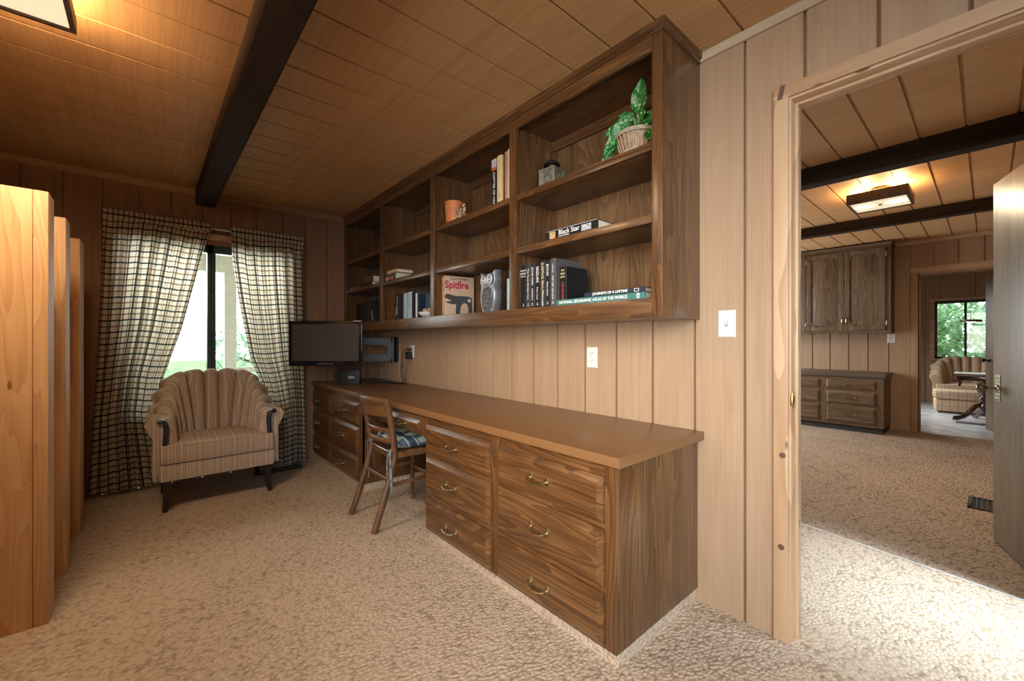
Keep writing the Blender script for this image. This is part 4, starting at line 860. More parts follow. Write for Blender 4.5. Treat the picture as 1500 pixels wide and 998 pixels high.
for y in (-2.108, -0.75): tube(bm, [(-4.316, y, 2.112), (-4.405, y, 2.112)], 0.005, 8); box(bm, -4.409, -4.402, y - 0.012, y + 0.012, 2.095, 2.13)
tag(obj('curtain_rod', bm, plain('rod_white', (0.6, 0.58, 0.52), 0.4, 0.3), None, world=True, loc=(-4.41, -1.43, 2.118)), 'slim pale curtain rod above the study window', 'curtain rod')

# ================================================================== ARMCHAIR (shell back)
def stripe_mat(name, base, l1, l2, l3):
    return uv_lines(name, base, [('u', 0.034, 0.0, 0.003, l1, 0.75), ('u', 0.034, 0.012, 0.002, l2, 0.75), ('u', 0.034, 0.021, 0.003, l3, 0.7), ('u', 0.0113, 0.003, 0.0011, l1, 0.6), ('u', 0.0071, 0.001, 0.0008, l2, 0.5), ('u', 0.051, 0.03, 0.0018, (0.70, 0.62, 0.53), 0.6)], 0.9)
stripe = stripe_mat('striped_upholstery', (0.50, 0.39, 0.30), (0.30, 0.22, 0.165), (0.60, 0.50, 0.40), (0.40, 0.26, 0.175))
pale_up = stripe_mat('buff_upholstery', (0.55, 0.39, 0.25), (0.44, 0.30, 0.19), (0.62, 0.47, 0.32), (0.46, 0.31, 0.20))
dark_leg = plain('espresso_wood', (0.02, 0.009, 0.008), 0.3, var=0.3); navy = plain('arm_facing', (0.022, 0.020, 0.030), 0.35)
def armchair(label, loc, rotz, mat, W=0.72, D=0.64, HB=0.905, HA=0.64, seat_z=0.455, grp=None, facing=True, skirt=False, nfl=15):
    """front to local -y; origin on the floor under the centre"""
    t = thing('armchair', label, 'armchair', loc, rotz, grp)
    hw, hd = W / 2, D / 2
    # path in plan from left arm front round the back to right arm front
    pts = [(-hw + 0.05, -hd + 0.05)] + [(-hw + 0.045, -hd + 0.20), (-hw + 0.07, 0.0), (-hw + 0.14, hd - 0.16), (-0.13, hd - 0.075), (0, hd - 0.06), (0.13, hd - 0.075), (hw - 0.14, hd - 0.16), (hw - 0.07, 0.0), (hw - 0.045, -hd + 0.20), (hw - 0.05, -hd + 0.05)]
    P = crv([(x, y, 0) for x, y in pts], 14); n = len(P)
    cum = [0.0]
    for a, b in zip(P, P[1:]): cum.append(cum[-1] + (b - a).length)
    Lt = cum[-1]
    bm = B(); uvl = bm.loops.layers.uv.new('UVMap'); uvs = {}; rings = []
    M_ = 240
    for i in range(M_ + 1):
        u = i / M_; d = u * Lt; k = max(0, min(n - 2, next((q for q in range(n - 1) if cum[q + 1] >= d), n - 2))); f = (d - cum[k]) / max(1e-6, cum[k + 1] - cum[k])
        p = P[k].lerp(P[k + 1], f); tn = (P[k + 1] - P[k]).normalized(); out = Vector((-tn.y, tn.x, 0))    # outward (left side of travel)
        c = abs(u - 0.5) * 2                                     # 0 back centre .. 1 arm front
        blend = max(0.0, min(1.0, (0.80 - c) / 0.62)); blend = blend * blend * (3 - 2 * blend)
        top = HA + (HB - HA) * blend
        fl = abs(math.sin(u * nfl * PI)) ** 0.6                  # flutes
        bulge = 0.060 * fl; top += 0.028 * fl * min(1, blend * 2)
        rake = 0.05 + 0.07 * blend                                # the back leans outwards towards the top
        zb = seat_z - 0.10
        prof = []                                                 # (offset along inward normal, z)
        for m_ in range(7):
            q = m_ / 6.0; z = zb + (top - 0.045 - zb) * q
            prof.append((0.030 + bulge * (0.45 + 0.55 * q) - rake * q ** 1.3 + 0.02, z))
        r0 = prof[-1][0]
        for a in (25, 55, 90, 125, 155, 180):
            ar = math.radians(a); prof.append((r0 - 0.05 + 0.05 * math.cos(ar) - 0.004, top - 0.045 + 0.045 * math.sin(ar)))
        r1 = prof[-1][0]
        prof += [(r1 + 0.012, top - 0.09), (r1 + 0.02 + rake * 0.4, (top + zb) / 2), (r1 + rake * 0.75, 0.22)]
        ring = []
        fan = (u - 0.5) * Lt
        for m_, (o_, z) in enumerate(prof):
            v = bm.verts.new(p - out * (-o_) * 1 if False else p - out * o_ + Vector((0, 0, z))); ring.append(v); uvs[v] = (fan * (0.72 if m_ < 3 else 0.85 if m_ < 6 else 1.0), z)
        rings.append(ring)
    for i in range(M_):
        for j in range(len(rings[0]) - 1):
            f_ = bm.faces.new([rings[i][j], rings[i + 1][j], rings[i + 1][j + 1], rings[i][j + 1]])
            for lp in f_.loops: lp[uvl].uv = uvs[lp.vert]
    ends = [[v.co.copy() for v in rings[0]], [v.co.copy() for v in rings[-1]]]
    for r_ in (rings[0], rings[-1]):
        f_ = bm.faces.new(r_)
        for lp in f_.loops: lp[uvl].uv = (lp.vert.co.x * 0.8, lp.vert.co.z)
    obj('shell_back', bm, mat, t, smooth=70)
    if facing:
        for e_ in ends:                                           # dark show-wood facing on the arm front
            bm = B(); cx = sum(v.x for v in e_) / len(e_); s_ = -1 if cx < 0 else 1
            cen = [Vector(((e_[j].x + e_[-1 - j if j < 3 else 0].x) / 2, 0, e_[j].z)) for j in range(1)]
            xo = s_ * (hw - 0.028)
            path = crv([(xo + s_ * 0.02, -hd + 0.038, 0.622), (xo - s_ * 0.012, -hd + 0.034, 0.615), (xo - s_ * 0.026, -hd + 0.034, 0.57), (xo - s_ * 0.022, -hd + 0.034, 0.47), (xo - s_ * 0.018, -hd + 0.036, 0.36)], 6)
            tube(bm, path, 0.02, 10, flat=(0.021, 0.016)); obj('arm_facing', bm, navy, t)
    def puff(name, x0, x1, y0, y1, z0, z1, dome, m_, bev=0.03):
        bm = B(); uvl = bm.loops.layers.uv.new('UVMap'); nx, ny, nz = 28, 20, 4
        box(bm, x0, x1, y0, y1, z0, z1)
        bmesh.ops.bevel(bm, geom=list(bm.edges), offset=bev, segments=4, affect='EDGES', profile=0.5)
        bmesh.ops.subdivide_edges(bm, edges=[e for e in bm.edges if e.calc_length() > 0.1], cuts=10, use_grid_fill=True)
        for v in bm.verts:
            a = (v.co.x - (x0 + x1) / 2) / ((x1 - x0) / 2); b_ = (v.co.y - (y0 + y1) / 2) / ((y1 - y0) / 2)
            if v.co.z > (z0 + z1) / 2: v.co.z += dome * max(0, 1 - a * a) * max(0, 1 - b_ * b_)
        for f in bm.faces:
            for lp in f.loops: lp[uvl].uv = (lp.vert.co.x, lp.vert.co.z if abs(f.normal.y) > 0.6 else lp.vert.co.y)
        return obj(name, bm, m_, t, smooth=50)
    puff('seat_cushion', -hw + 0.02, hw - 0.02, -hd + 0.0, hd - 0.13, seat_z - 0.122, seat_z, 0.02, mat, 0.018)
    puff('seat_frame', -hw + 0.015, hw - 0.015, -hd + 0.012, hd - 0.08, 0.212, seat_z - 0.126, 0.0, mat, 0.012)
    bm = B()
    for z in (seat_z - 0.118, seat_z - 0.006, 0.215):
        y = -hd + (0.002 if z > 0.3 else 0.014); tube(bm, [(-hw + 0.03, y, z), (hw - 0.03, y, z)], 0.004, 6)
    obj('piping', bm, plain('piping_' + mat.name, (0.45, 0.36, 0.27), 0.9), t)
    for sx in (-1, 1):
        for sy in (-1, 1):
            bm = B(); X, Y = sx * (hw - 0.06), (-hd + 0.06) if sy < 0 else hd - 0.15; dx, dy = sx * 0.014, (-0.012 if sy < 0 else 0.03)
            loft(bm, [[(X + dx * k + a * w, Y + dy * k + b * w, z) for a, b in ((-1, -1), (1, -1), (1, 1), (-1, 1))] for z, w, k in ((0.0, 0.014, 1.0), (0.05, 0.017, 0.6), (0.14, 0.021, 0.15), (0.222, 0.025, 0.0))]); obj('leg', bm, dark_leg, t)
    return t
armchair('brown striped channel-back armchair in front of the study window curtains', (-3.955, -1.463, 0), PI / 2, stripe)

# ================================================================== WOODEN DESK CHAIR
t = thing('desk_chair', 'bentwood brown wooden chair with curved back rail pushed into the kneehole', 'chair', (-2.615, -0.60, 0))
def barw(path, a, b, axis='z', name='rail'):
    bm = B(); tube(bm, path, 0.01, 10, flat=(a, b)); return obj(name, bm, chairwood(axis), t, world=True)
for x, s in ((-2.81, -1), (-2.437, 1)):
    bm = B(); cx = -2.6235
    pth = crv([(x, -0.835, 0.0), (x - s * 0.003, -0.775, 0.17), (x - s * 0.005, -0.712, 0.38), (x - s * 0.004, -0.70, 0.48), (x + s * 0.004, -0.728, 0.65), (x + s * 0.012, -0.765, 0.815)], 6)
    tube(bm, pth, 0.016, 10, flat=(0.0175, 0.0205)); obj('leg', bm, chairwood('z'), t, world=True)
for x in (-2.80, -2.445):
    bm = B(); tube(bm, crv([(x, -0.385, 0.0), (x, -0.39, 0.25), (x, -0.395, 0.455)], 4), [0.0125, 0.013, 0.0145, 0.015, 0.016, 0.017, 0.0175, 0.018, 0.018], 10); obj('leg', bm, chairwood('z'), t, world=True)
def arc(x0, x1, y, z, bow, n=14): return [(x0 + (x1 - x0) * k / n, y - bow * (1 - (2 * k / n - 1) ** 2), z) for k in range(n + 1)]
bm = B(); ap = arc(-2.83, -2.415, -0.752, 0, 0.055)
rings = []
for (x, y, _), k in zip(ap, range(99)):
    rings.append([(x, y + dy, z) for dy, z in ((-0.012, 0.700), (-0.014, 0.755), (-0.018, 0.795), (-0.012, 0.812), (0.0, 0.812), (-0.002, 0.795), (0.006, 0.755), (0.007, 0.700))])
loft(bm, rings); obj('back_rail', bm, chairwood('x'), t, world=True)
for z, y in ((0.605, -0.722), (0.535, -0.706)): barw(arc(-2.812, -2.435, y, z, 0.045), 0.0075, 0.014, 'x', 'back_slat')
# seat ring: rounded trapezoid
ring = crv([(-2.795, -0.70, 0.45), (-2.815, -0.55, 0.45), (-2.82, -0.42, 0.45), (-2.77, -0.365, 0.45), (-2.623, -0.35, 0.45), (-2.475, -0.365, 0.45), (-2.425, -0.42, 0.45), (-2.43, -0.55, 0.45), (-2.45, -0.70, 0.45), (-2.623, -0.715, 0.45), (-2.795, -0.70, 0.45)], 6)[:-1]
bm = B(); cx, cy = -2.6225, -0.53
loft(bm, [[(cx + (p.x - cx) * k, cy + (p.y - cy) * k, z) for p in ring] for k, z in ((0.97, 0.425), (1.0, 0.432), (1.0, 0.462), (0.97, 0.468))]); obj('seat', bm, chairwood('x'), t, world=True)
for x in (-2.803, -2.443): barw([(x, -0.745, 0.265), (x, -0.39, 0.275)], 0.008, 0.013, 'y', 'stretcher')
for y, z in ((-0.742, 0.30), (-0.39, 0.24)): barw([(-2.80, y, z), (-2.445, y, z)], 0.008, 0.012, 'x', 'stretcher')
# tied plaid cushion
pc = uv_lines('plaid_cushion', (0.085, 0.10, 0.10), [('u', 0.12, 0.03, 0.024, (0.50, 0.50, 0.36), 0.75), ('v', 0.12, 0.03, 0.024, (0.45, 0.50, 0.42), 0.6), ('u', 0.12, 0.08, 0.014, (0.025, 0.04, 0.075), 0.8), ('v', 0.12, 0.085, 0.016, (0.02, 0.035, 0.06), 0.8), ('u', 0.06, 0.055, 0.004, (0.30, 0.34, 0.18), 0.7), ('v', 0.06, 0.05, 0.004, (0.55, 0.55, 0.5), 0.6)], 0.9)
t = thing('seat_cushion', 'puffy blue and cream plaid cushion tied onto the wooden desk chair', 'cushion', (-2.6225, -0.52, 0.468))
bm = B(); uvl = bm.loops.layers.uv.new('UVMap'); n = 40; hx, hy = 0.20, 0.175; vv = {}
def cush(a, b, s_):
    r = max(abs(a), abs(b)); ra = a * math.sqrt(1 - b * b * 0.28); rb = b * math.sqrt(1 - a * a * 0.28)
    e_ = (max(0.0, 1 - abs(a) ** 5) * max(0.0, 1 - abs(b) ** 5)) ** 0.5
    th = 0.042 * e_
    for px, py in ((0.42, 0.42), (-0.42, 0.42), (0.42, -0.42), (-0.42, -0.42)): th -= 0.026 * math.exp(-((a - px) ** 2 + (b - py) ** 2) / 0.03) * e_
    th += 0.006 * math.sin(a * 9) * math.sin(b * 9) * e_
    return (ra * hx, rb * hy, 0.043 + (th if s_ > 0 else -0.042 * e_ ** 0.7))
for s_ in (1, -1):
    g_ = [[bm.verts.new(cush(-1 + 2 * i / n, -1 + 2 * j / n, s_)) for j in range(n + 1)] for i in range(n + 1)]
    for i in range(n):
        for j in range(n):
            f = bm.faces.new([g_[i][j], g_[i + 1][j], g_[i + 1][j + 1], g_[i][j + 1]] if s_ > 0 else [g_[i][j], g_[i][j + 1], g_[i + 1][j + 1], g_[i + 1][j]])
            for lp in f.loops: lp[uvl].uv = (lp.vert.co.x + lp.vert.co.z * 0.5, lp.vert.co.y + lp.vert.co.z * 0.5)
bmesh.ops.remove_doubles(bm, verts=bm.verts, dist=0.0008)
obj('cushion_body', bm, pc, t, smooth=60)
tie = plain('cushion_tie', (0.15, 0.155, 0.16), 0.9, var=0.7, scale=45)
for x in (-2.80, -2.452):
    bm = B()
    for k, (dx, dl) in enumerate(((-0.012, 0.20), (0.022, 0.235))):
        pth = crv([(x + (0.02 if x < -2.6 else -0.02), -0.69, 0.49), (x + dx * 0.3, -0.728, 0.478), (x + dx * 1.2, -0.738, 0.43), (x + dx * 1.6, -0.737, 0.478 - dl * 0.6), (x + dx * 2.2 + 0.004, -0.742, 0.478 - dl)], 5)
        tube(bm, pth, 0.006, 6, flat=(0.0075, 0.0016))
    tube(bm, [(x + 0.017 * math.cos(a), -0.71 + 0.022 * math.sin(a), 0.482) for a in [2 * PI * k / 12 for k in range(13)]], 0.004, 6)
    obj('tie', bm, tie, t, world=True)

# ================================================================== LUMBER BUNK FRAME at the left
t = thing('bunk_frame', 'unfinished pale lumber bunk frame with upright posts at the left edge', 'bed frame', (-2.7, -2.3, 0))
ZP = 1.78
def lum(name, x0, x1, y0, y1, z0, z1, axis='z', bev=0.003):
    bm = B(); box(bm, x0, x1, y0, y1, z0, z1, bev); return obj(name, bm, fir(axis), t, world=True)
for xf, dp in ((-2.547, 0.14), (-3.03, 0.14), (-3.60, 0.20)):
    lum('post', xf - dp, xf, -2.2125, -2.17, 0, ZP)
    lum('post', xf - 0.04, xf, -2.36, -2.2135, 0, ZP)
lum('post', -1.985, -1.85, -2.42, -2.203, 0, ZP)
for z0, z1 in ((1.23, 1.415), (0.935, 1.03), (0.30, 0.42)):
    lum('side_rail', -3.55, -2.69, -2.255, -2.2135, z0, z1, 'x')
for z0 in (1.22, 0.28): lum('end_rail', -3.64, -3.60, -2.75, -2.36, z0, z0 + 0.14, 'y')
for k in range(3): lum('end_rail', -2.587, -2.547, -2.75, -2.361, 0.25 + 0.6 * k, 0.39 + 0.6 * k, 'y')

# ================================================================== LAMPS
lampwood = wood('lamp_wood', (0.03, 0.018, 0.010), (0.085, 0.05, 0.025), (0.15, 0.095, 0.05), 'z', rough=0.45, rings=6, ring_amt=0.3, pore=0.5)
diff = plain('lamp_diffuser', (0.75, 0.68, 0.52), 0.4, emit=(1.0, 0.86, 0.58), es=0.75)
diff_spots = diff.copy(); diff_spots.name = 'lamp_diffuser_bulbs'; _nt = diff_spots.node_tree; _tc = N(_nt, 'ShaderNodeTexCoord'); _ab = N(_nt, 'ShaderNodeVectorMath', operation='ABSOLUTE'); L(_nt, _tc.outputs['Object'], _ab.inputs[0])
_fl = N(_nt, 'ShaderNodeVectorMath', operation='MULTIPLY'); _fl.inputs[1].default_value = (1, 1, 0); L(_nt, _ab.outputs[0], _fl.inputs[0])
_ds = N(_nt, 'ShaderNodeVectorMath', operation='DISTANCE'); _ds.inputs[1].default_value = (0.105, 0, 0); L(_nt, _fl.outputs[0], _ds.inputs[0])
_mr = N(_nt, 'ShaderNodeMapRange'); _mr.inputs['From Min'].default_value = 0.02; _mr.inputs['From Max'].default_value = 0.09; _mr.inputs['To Min'].default_value = 2.4; _mr.inputs['To Max'].default_value = 0.6
L(_nt, _ds.outputs['Value'], _mr.inputs['Value']); L(_nt, _mr.outputs[0], _nt.nodes['Principled BSDF'].inputs['Emission Strength'])
def ceiling_lamp(label, cx, cy, lx, ly, h, drop, power, bulbs, grp):
    t = thing('ceiling_light', label, 'ceiling light', (cx, cy, CZ), group=grp); z0, z1 = -drop - h, -drop
    bm = B(); th = 0.016
    for x0, x1, y0, y1 in ((-lx, lx, -ly, -ly + th), (-lx, lx, ly - th, ly), (-lx, -lx + th, -ly + th, ly - th), (lx - th, lx, -ly + th, ly - th)): box(bm, x0, x1, y0, y1, z0, z1, 0.001)
    obj('shade_frame', bm, lampwood, t)
    bm = B(); box(bm, -lx + th + 0.001, lx - th - 0.001, -ly + th + 0.001, ly - th - 0.001, z0 + 0.008, z0 + 0.012); d = obj('diffuser', bm, diff if grp is None and lx < 0.18 else diff_spots, t)
    bm = B(); lathe(bm, [(0.0, -0.012), (0.012, -0.010), (0.014, 0.0), (0.004, 0.006)], (0, 0, z0 + 0.008), 14); obj('finial', bm, brass, t)
    bm = B(); lathe(bm, [(0.006, z0 + 0.012), (0.006, -0.03), (0.06, -0.02), (0.065, 0.0)], (0, 0, 0), 18); obj('stem', bm, brass, t)
    for k in bulbs:
        bm = B(); lathe(bm, [(0.004, z0 + 0.014), (0.018, z0 + 0.016), (0.022, z0 + 0.022), (0.018, z0 + 0.028), (0.004, z0 + 0.030)], (k * lx, 0, 0), 14); obj('bulb', bm, plain('bulb_glow', (0.9, 0.8, 0.6), 0.4, emit=(1.0, 0.8, 0.5), es=20), t)
    for s_ in bulbs:
        l = bpy.data.lights.new('lamp_bulb_light', 'POINT'); l.energy = power; l.color = (1.0, 0.66, 0.34); l.shadow_soft_size = 0.03
        o = bpy.data.objects.new('lamp_bulb_light', l); COL.objects.link(o); o.parent = t; o.location = (s_ * lx, 0, z1 - 0.012)
        o['kind'] = 'helper'
    return t
ceiling_lamp('square dark wood ceiling light on the study ceiling, cut by the top left corner', -2.115, -2.235, 0.17, 0.17, 0.055, 0.055, 24.0, (-0.5, 0.5), None)
# a downlight through the diffusers
for nm, loc, pw in (('study_lamp_down', (-2.115, -2.235, CZ - 0.125), 21), ('family_lamp_down', (-0.565, 2.74, CZ - 0.165), 18)):
    area(nm, loc, (loc[0], loc[1], 0), 0.28, 0.28, pw, (1.0, 0.78, 0.5))
ceiling_lamp('rectangular ribbed wood ceiling light glowing beyond the doorway', -0.59, 2.73, 0.19, 0.19, 0.085, 0.06, 11.0, (-0.55, 0.55), None)
bm = B(); lathe(bm, [(0.075, 0.0), (0.072, -0.012), (0.055, -0.02), (0.0, -0.022)], (0, 0, 0), 26)
tag(obj('ceiling_rose', bm, plain('rose_white', (0.6, 0.5, 0.36), 0.5), None, loc=(-0.593, 2.86 + 0.2, CZ)), 'flat round plate on the ceiling behind the ribbed light', 'ceiling plate')

# ================================================================== FLOOR VENTS
def floor_vent(label, loc, lx, ly, rotz=0, n=14):
    t = thing('floor_vent', label, 'vent', loc, rotz); bm = B(); vm = plain('vent_brown', (0.03, 0.022, 0.016), 0.4, 0.5)
    for x0, x1, y0, y1 in ((-lx, lx, -ly, -ly + 0.014), (-lx, lx, ly - 0.014, ly), (-lx, -lx + 0.022, -ly, ly), (lx - 0.014, lx, -ly, ly)): box(bm, x0, x1, y0, y1, 0.0, 0.008, 0.001)
    obj('frame', bm, vm, t); bm = B(); box(bm, -lx + 0.01, lx - 0.01, -ly + 0.01, ly - 0.01, 0.0005, 0.0015); obj('opening', bm, slot, t)
    bm = B()
    for k in range(n):
        c = -lx + 0.03 + (2 * lx - 0.05) * (k + 0.5) / n; box(bm, c - 0.003, c + 0.003, -ly + 0.012, ly - 0.012, 0.0016, 0.007)
    obj('louvre', bm, plain('vent_louvre', (0.10, 0.075, 0.05), 0.4, 0.5), t); return t
floor_vent('brown floor register in the family room carpet beside the open door', (0.07, 2.60, 0.0), 0.165, 0.155, 0, 11)
floor_vent('dark floor register in the carpet behind the armchair, under the curtain', (-4.20, -0.98, 0.0), 0.06, 0.19, 0, 4)

# ================================================================== OPEN DOOR at the right
dv = Vector((0.277, -0.961, 0)); fe = Vector((0.021, 1.838, 0.012)); hinge = fe + dv * 0.80
ang = math.atan2(-dv.y, -dv.x)
t = thing('open_door', 'grey-brown oak slab door standing open at the right edge', 'door', (hinge.x, hinge.y, 0.012), ang)
# local x runs from hinge to free edge, local -y ... the visible face looks to local +y
bm = B(); box(bm, 0, 0.80, -0.035, 0.0, 0, 2.06, 0.0015)
doorwood = wood('door_oak', (0.11, 0.085, 0.055), (0.20, 0.165, 0.11), (0.285, 0.24, 0.165), 'z', rough=0.38, rings=12, ring_amt=0.25, pore=0.6, across=9.0)
obj('door_slab', bm, doorwood, t)
for yy, sg in ((0.0, 1), (-0.035, -1)):
    bm = B(); hx, hz = 0.735, 0.885
    prism(bm, [(hx + a, yy, hz + b) for a, b in ((-0.033, -0.075), (0.033, -0.075), (0.033, 0.075), (-0.033, 0.075))], (0, sg * 0.003, 0))
    for k in range(7):
        for j in (-1, 0, 1): bmesh.ops.create_icosphere(bm, subdivisions=1, radius=0.0085, matrix=Matrix.Translation((hx + j * 0.019, yy + sg * 0.002, hz - 0.06 + k * 0.02)) @ Matrix.Diagonal((1, 0.5, 1, 1)))
    e = obj('escutcheon', bm, plain('tarnished_brass', (0.24, 0.22, 0.14), 0.35, 0.9, var=0.5, scale=120), t)
    bm = B(); lathe(bm, [(0.02, 0.003), (0.018, 0.01), (0.009, 0.014), (0.009, 0.045), (0.02, 0.052), (0.027, 0.064), (0.026, 0.078), (0.016, 0.088), (0.0, 0.09)], (0, 0, 0), 20, ax='y')
    for v in bm.verts: v.co = Vector((hx + v.co.x, yy + sg * v.co.y, hz + v.co.z))
    obj('knob', bm, plain('knob_brass', (0.34, 0.31, 0.22), 0.22, 1.0), e)
bm = B(); box(bm, 0.7985, 0.802, -0.030, -0.006, 0.85, 0.92, 0.0005); obj('latch_plate', bm, brass, t)
bm = B(); [tube(bm, [(-0.006, 0.004, z), (-0.006, 0.004, z + 0.09)], 0.007, 8) for z in (0.2, 1.0, 1.78)]; obj('hinge', bm, brass, t)

# ================================================================== FAMILY ROOM UNITS
YB = 4.935; XR = -0.842
t = thing('base_cabinet', 'low grey-brown oak drawer cabinet on the far wall beyond the doorway', 'cabinet', (-1.9, 5.2, 0))
bm = B(); box(bm, -2.9, XR, YB + 0.02, FAR - 0.001, 0.075, 0.70); obj('body', bm, greyoak('z'), t, world=True)
bm = B(); box(bm, -2.88, XR - 0.01, YB + 0.03, FAR - 0.001, 0, 0.075); obj('plinth', bm, plain('plinth_dark', (0.04, 0.038, 0.036), 0.8), t, world=True)
stiles = [(-2.9, -2.86), (-2.14, -2.08), (-1.485, -1.415), (-0.91, XR)]
for a, b in stiles:
    bm = B(); box(bm, a, b, YB, YB + 0.02, 0.075, 0.70, 0.001); obj('stile', bm, greyoak('z'), t, world=True)
fr = [(0.545, 0.655), (0.345, 0.515), (0.11, 0.32)]
bm = B()
for i in range(3):
    a, b = stiles[i][1], stiles[i + 1][0]
    for z0, z1 in ((0.075, 0.11), (0.32, 0.345), (0.515, 0.545), (0.655, 0.70)): box(bm, a, b, YB + 0.0005, YB + 0.02, z0, z1)
obj('rail', bm, greyoak('x'), t, world=True)
for i in range(3):
    a, b = stiles[i][1], stiles[i + 1][0]
    for z0, z1 in fr: add_drawer(t, (a + b) / 2, (z0 + z1) / 2, b - a - 0.004, z1 - z0, mat=greyoak('x'), y=YB)
bm = B(); box(bm, -2.92, XR + 0.02, YB - 0.025, FAR - 0.001, 0.701, 0.752, 0.002); tag(obj('cabinet_worktop', bm, plain('grey_brown_laminate', (0.115, 0.085, 0.06), 0.4), None, world=True, loc=(-1.9, 5.2, 0.701)), 'grey-brown worktop lying on the low far cabinet', 'worktop')
# wall cabinet with two framed doors
YC = 5.17; XC = -0.803
t = thing('wall_cabinet', 'oak wall cabinet with two framed doors on the far wall beyond the doorway', 'cabinet', (-1.5, 5.33, 1.26))
bm = B(); box(bm, -2.6, XC, YC + 0.02, FAR - 0.001, 1.262, 2.40); obj('body', bm, wood('cab_dark', (0.02, 0.012, 0.007), (0.045, 0.028, 0.016), (0.08, 0.052, 0.03), 'z'), t, world=True)
cols = [(-1.68, -1.275), (-1.255, -0.862), (-2.10, -1.70), (-2.54, -2.12)]
bm = B()
for a, b in ((-0.862, XC), (-1.277, -1.253), (-1.70, -1.68), (-2.12, -2.10), (-2.6, -2.54)): box(bm, a, b, YC, YC + 0.02, 1.262, 2.39, 0.001)
for z0, z1 in ((1.262, 1.315), (2.34, 2.39)): box(bm, -2.54, -0.862, YC + 0.0006, YC + 0.02, z0, z1)
obj('face_frame', bm, greyoak('z'), t, world=True)
bm = B(); box(bm, -2.62, XC + 0.012, YC - 0.012, FAR - 0.001, 2.391, 2.425, 0.003); obj('cornice', bm, greyoak('x'), t, world=True)
hm = plain('hinge_steel', (0.4, 0.38, 0.33), 0.3, 1.0)
for i, (a, b) in enumerate(cols[:3]):
    w, h = b - a + 0.016, 1.055
    bm = B(); fw = 0.055
    for x0, x1, z0, z1 in ((-w / 2, -w / 2 + fw, 0, h), (w / 2 - fw, w / 2, 0, h), (-w / 2 + fw, w / 2 - fw, 0, fw), (-w / 2 + fw, w / 2 - fw, h - fw, h)): box(bm, x0, x1, -0.02, 0, z0, z1, 0.004)
    for sx in (-1, 1):
        for zz, sz in ((fw, 1), (h - fw, -1)):
            x0 = sx * (w / 2 - fw); prism(bm, [(x0, -0.0195, zz), (x0 - sx * 0.06, -0.0195, zz), (x0 - sx * 0.045, -0.0195, zz + sz * 0.02), (x0 - sx * 0.02, -0.0195, zz + sz * 0.025), (x0 - sx * 0.014, -0.0195, zz + sz * 0.05), (x0, -0.0195, zz + sz * 0.06)], (0, 0.018, 0))
    d = obj('door', bm, greyoak('z'), t, loc=((a + b) / 2 + 1.5, YC - 5.33, 1.298 - 1.26))
    bm = B(); p = w / 2 - fw - 0.012; q = h - fw - 0.012
    loft(bm, [[(-p - 0.015, -0.006, fw - 0.005), (p + 0.015, -0.006, fw - 0.005), (p + 0.015, -0.006, h - fw + 0.005), (-p - 0.015, -0.006, h - fw + 0.005)], [(-p, -0.008, fw + 0.012), (p, -0.008, fw + 0.012), (p, -0.008, q), (-p, -0.008, q)], [(-p + 0.02, -0.018, fw + 0.035), (p - 0.02, -0.018, fw + 0.035), (p - 0.02, -0.018, q - 0.022), (-p + 0.02, -0.018, q - 0.022)]])
    obj('door_panel', bm, greyoak('z'), d)
    sx = 1 if i == 0 else -1
    bm = B(); tube(bm, crv([(sx * (w / 2 - 0.02), -0.02, 0.09), (sx * (w / 2 - 0.02), -0.04, 0.105), (sx * (w / 2 - 0.02), -0.04, 0.16), (sx * (w / 2 - 0.02), -0.02, 0.175)], 4), 0.006, 8); obj('door_pull', bm, brass, d)
    bm = B()
    for z in (0.06, h - 0.12): box(bm, *sorted((-sx * w / 2, -sx * (w / 2 + 0.018))), -0.024, -0.0005, z, z + 0.06, 0.003)
    obj('hinge', bm, hm, d)
plate('light_switch', 'small ivory switch plate under the far wall cabinet', 'light switch', -0.834, 1.195, FAR, 'switch', w=0.08, h=0.12)
# the far doorway's own door, open into the sitting room
t = thing('inner_door', 'brown wooden door open into the sitting room, seen nearly edge on', 'door', (0.36, FAR + 0.13, 0.012), math.atan2(0.78, -0.42))
bm = B(); box(bm, 0, 0.80, -0.035, 0.0, 0, 1.985, 0.0015); obj('door_slab', bm, wood('door_brown', (0.10, 0.06, 0.03), (0.18, 0.11, 0.055), (0.25, 0.16, 0.085), 'z', rough=0.35), t)
for s_ in (1, -1):
    bm = B(); y0 = 0.0 if s_ > 0 else -0.035; lathe(bm, [(0.026, 0.0), (0.024, 0.006), (0.009, 0.01), (0.009, 0.04), (0.022, 0.045), (0.027, 0.06), (0.015, 0.072), (0, 0.074)], (0, 0, 0), 16, ax='y')
    for v in bm.verts: v.co = Vector((0.735 + v.co.x, y0 + s_ * v.co.y, 0.90 + v.co.z))
    obj('knob', bm, plain('iron_black', (0.02, 0.018, 0.016), 0.4, 0.7), t)

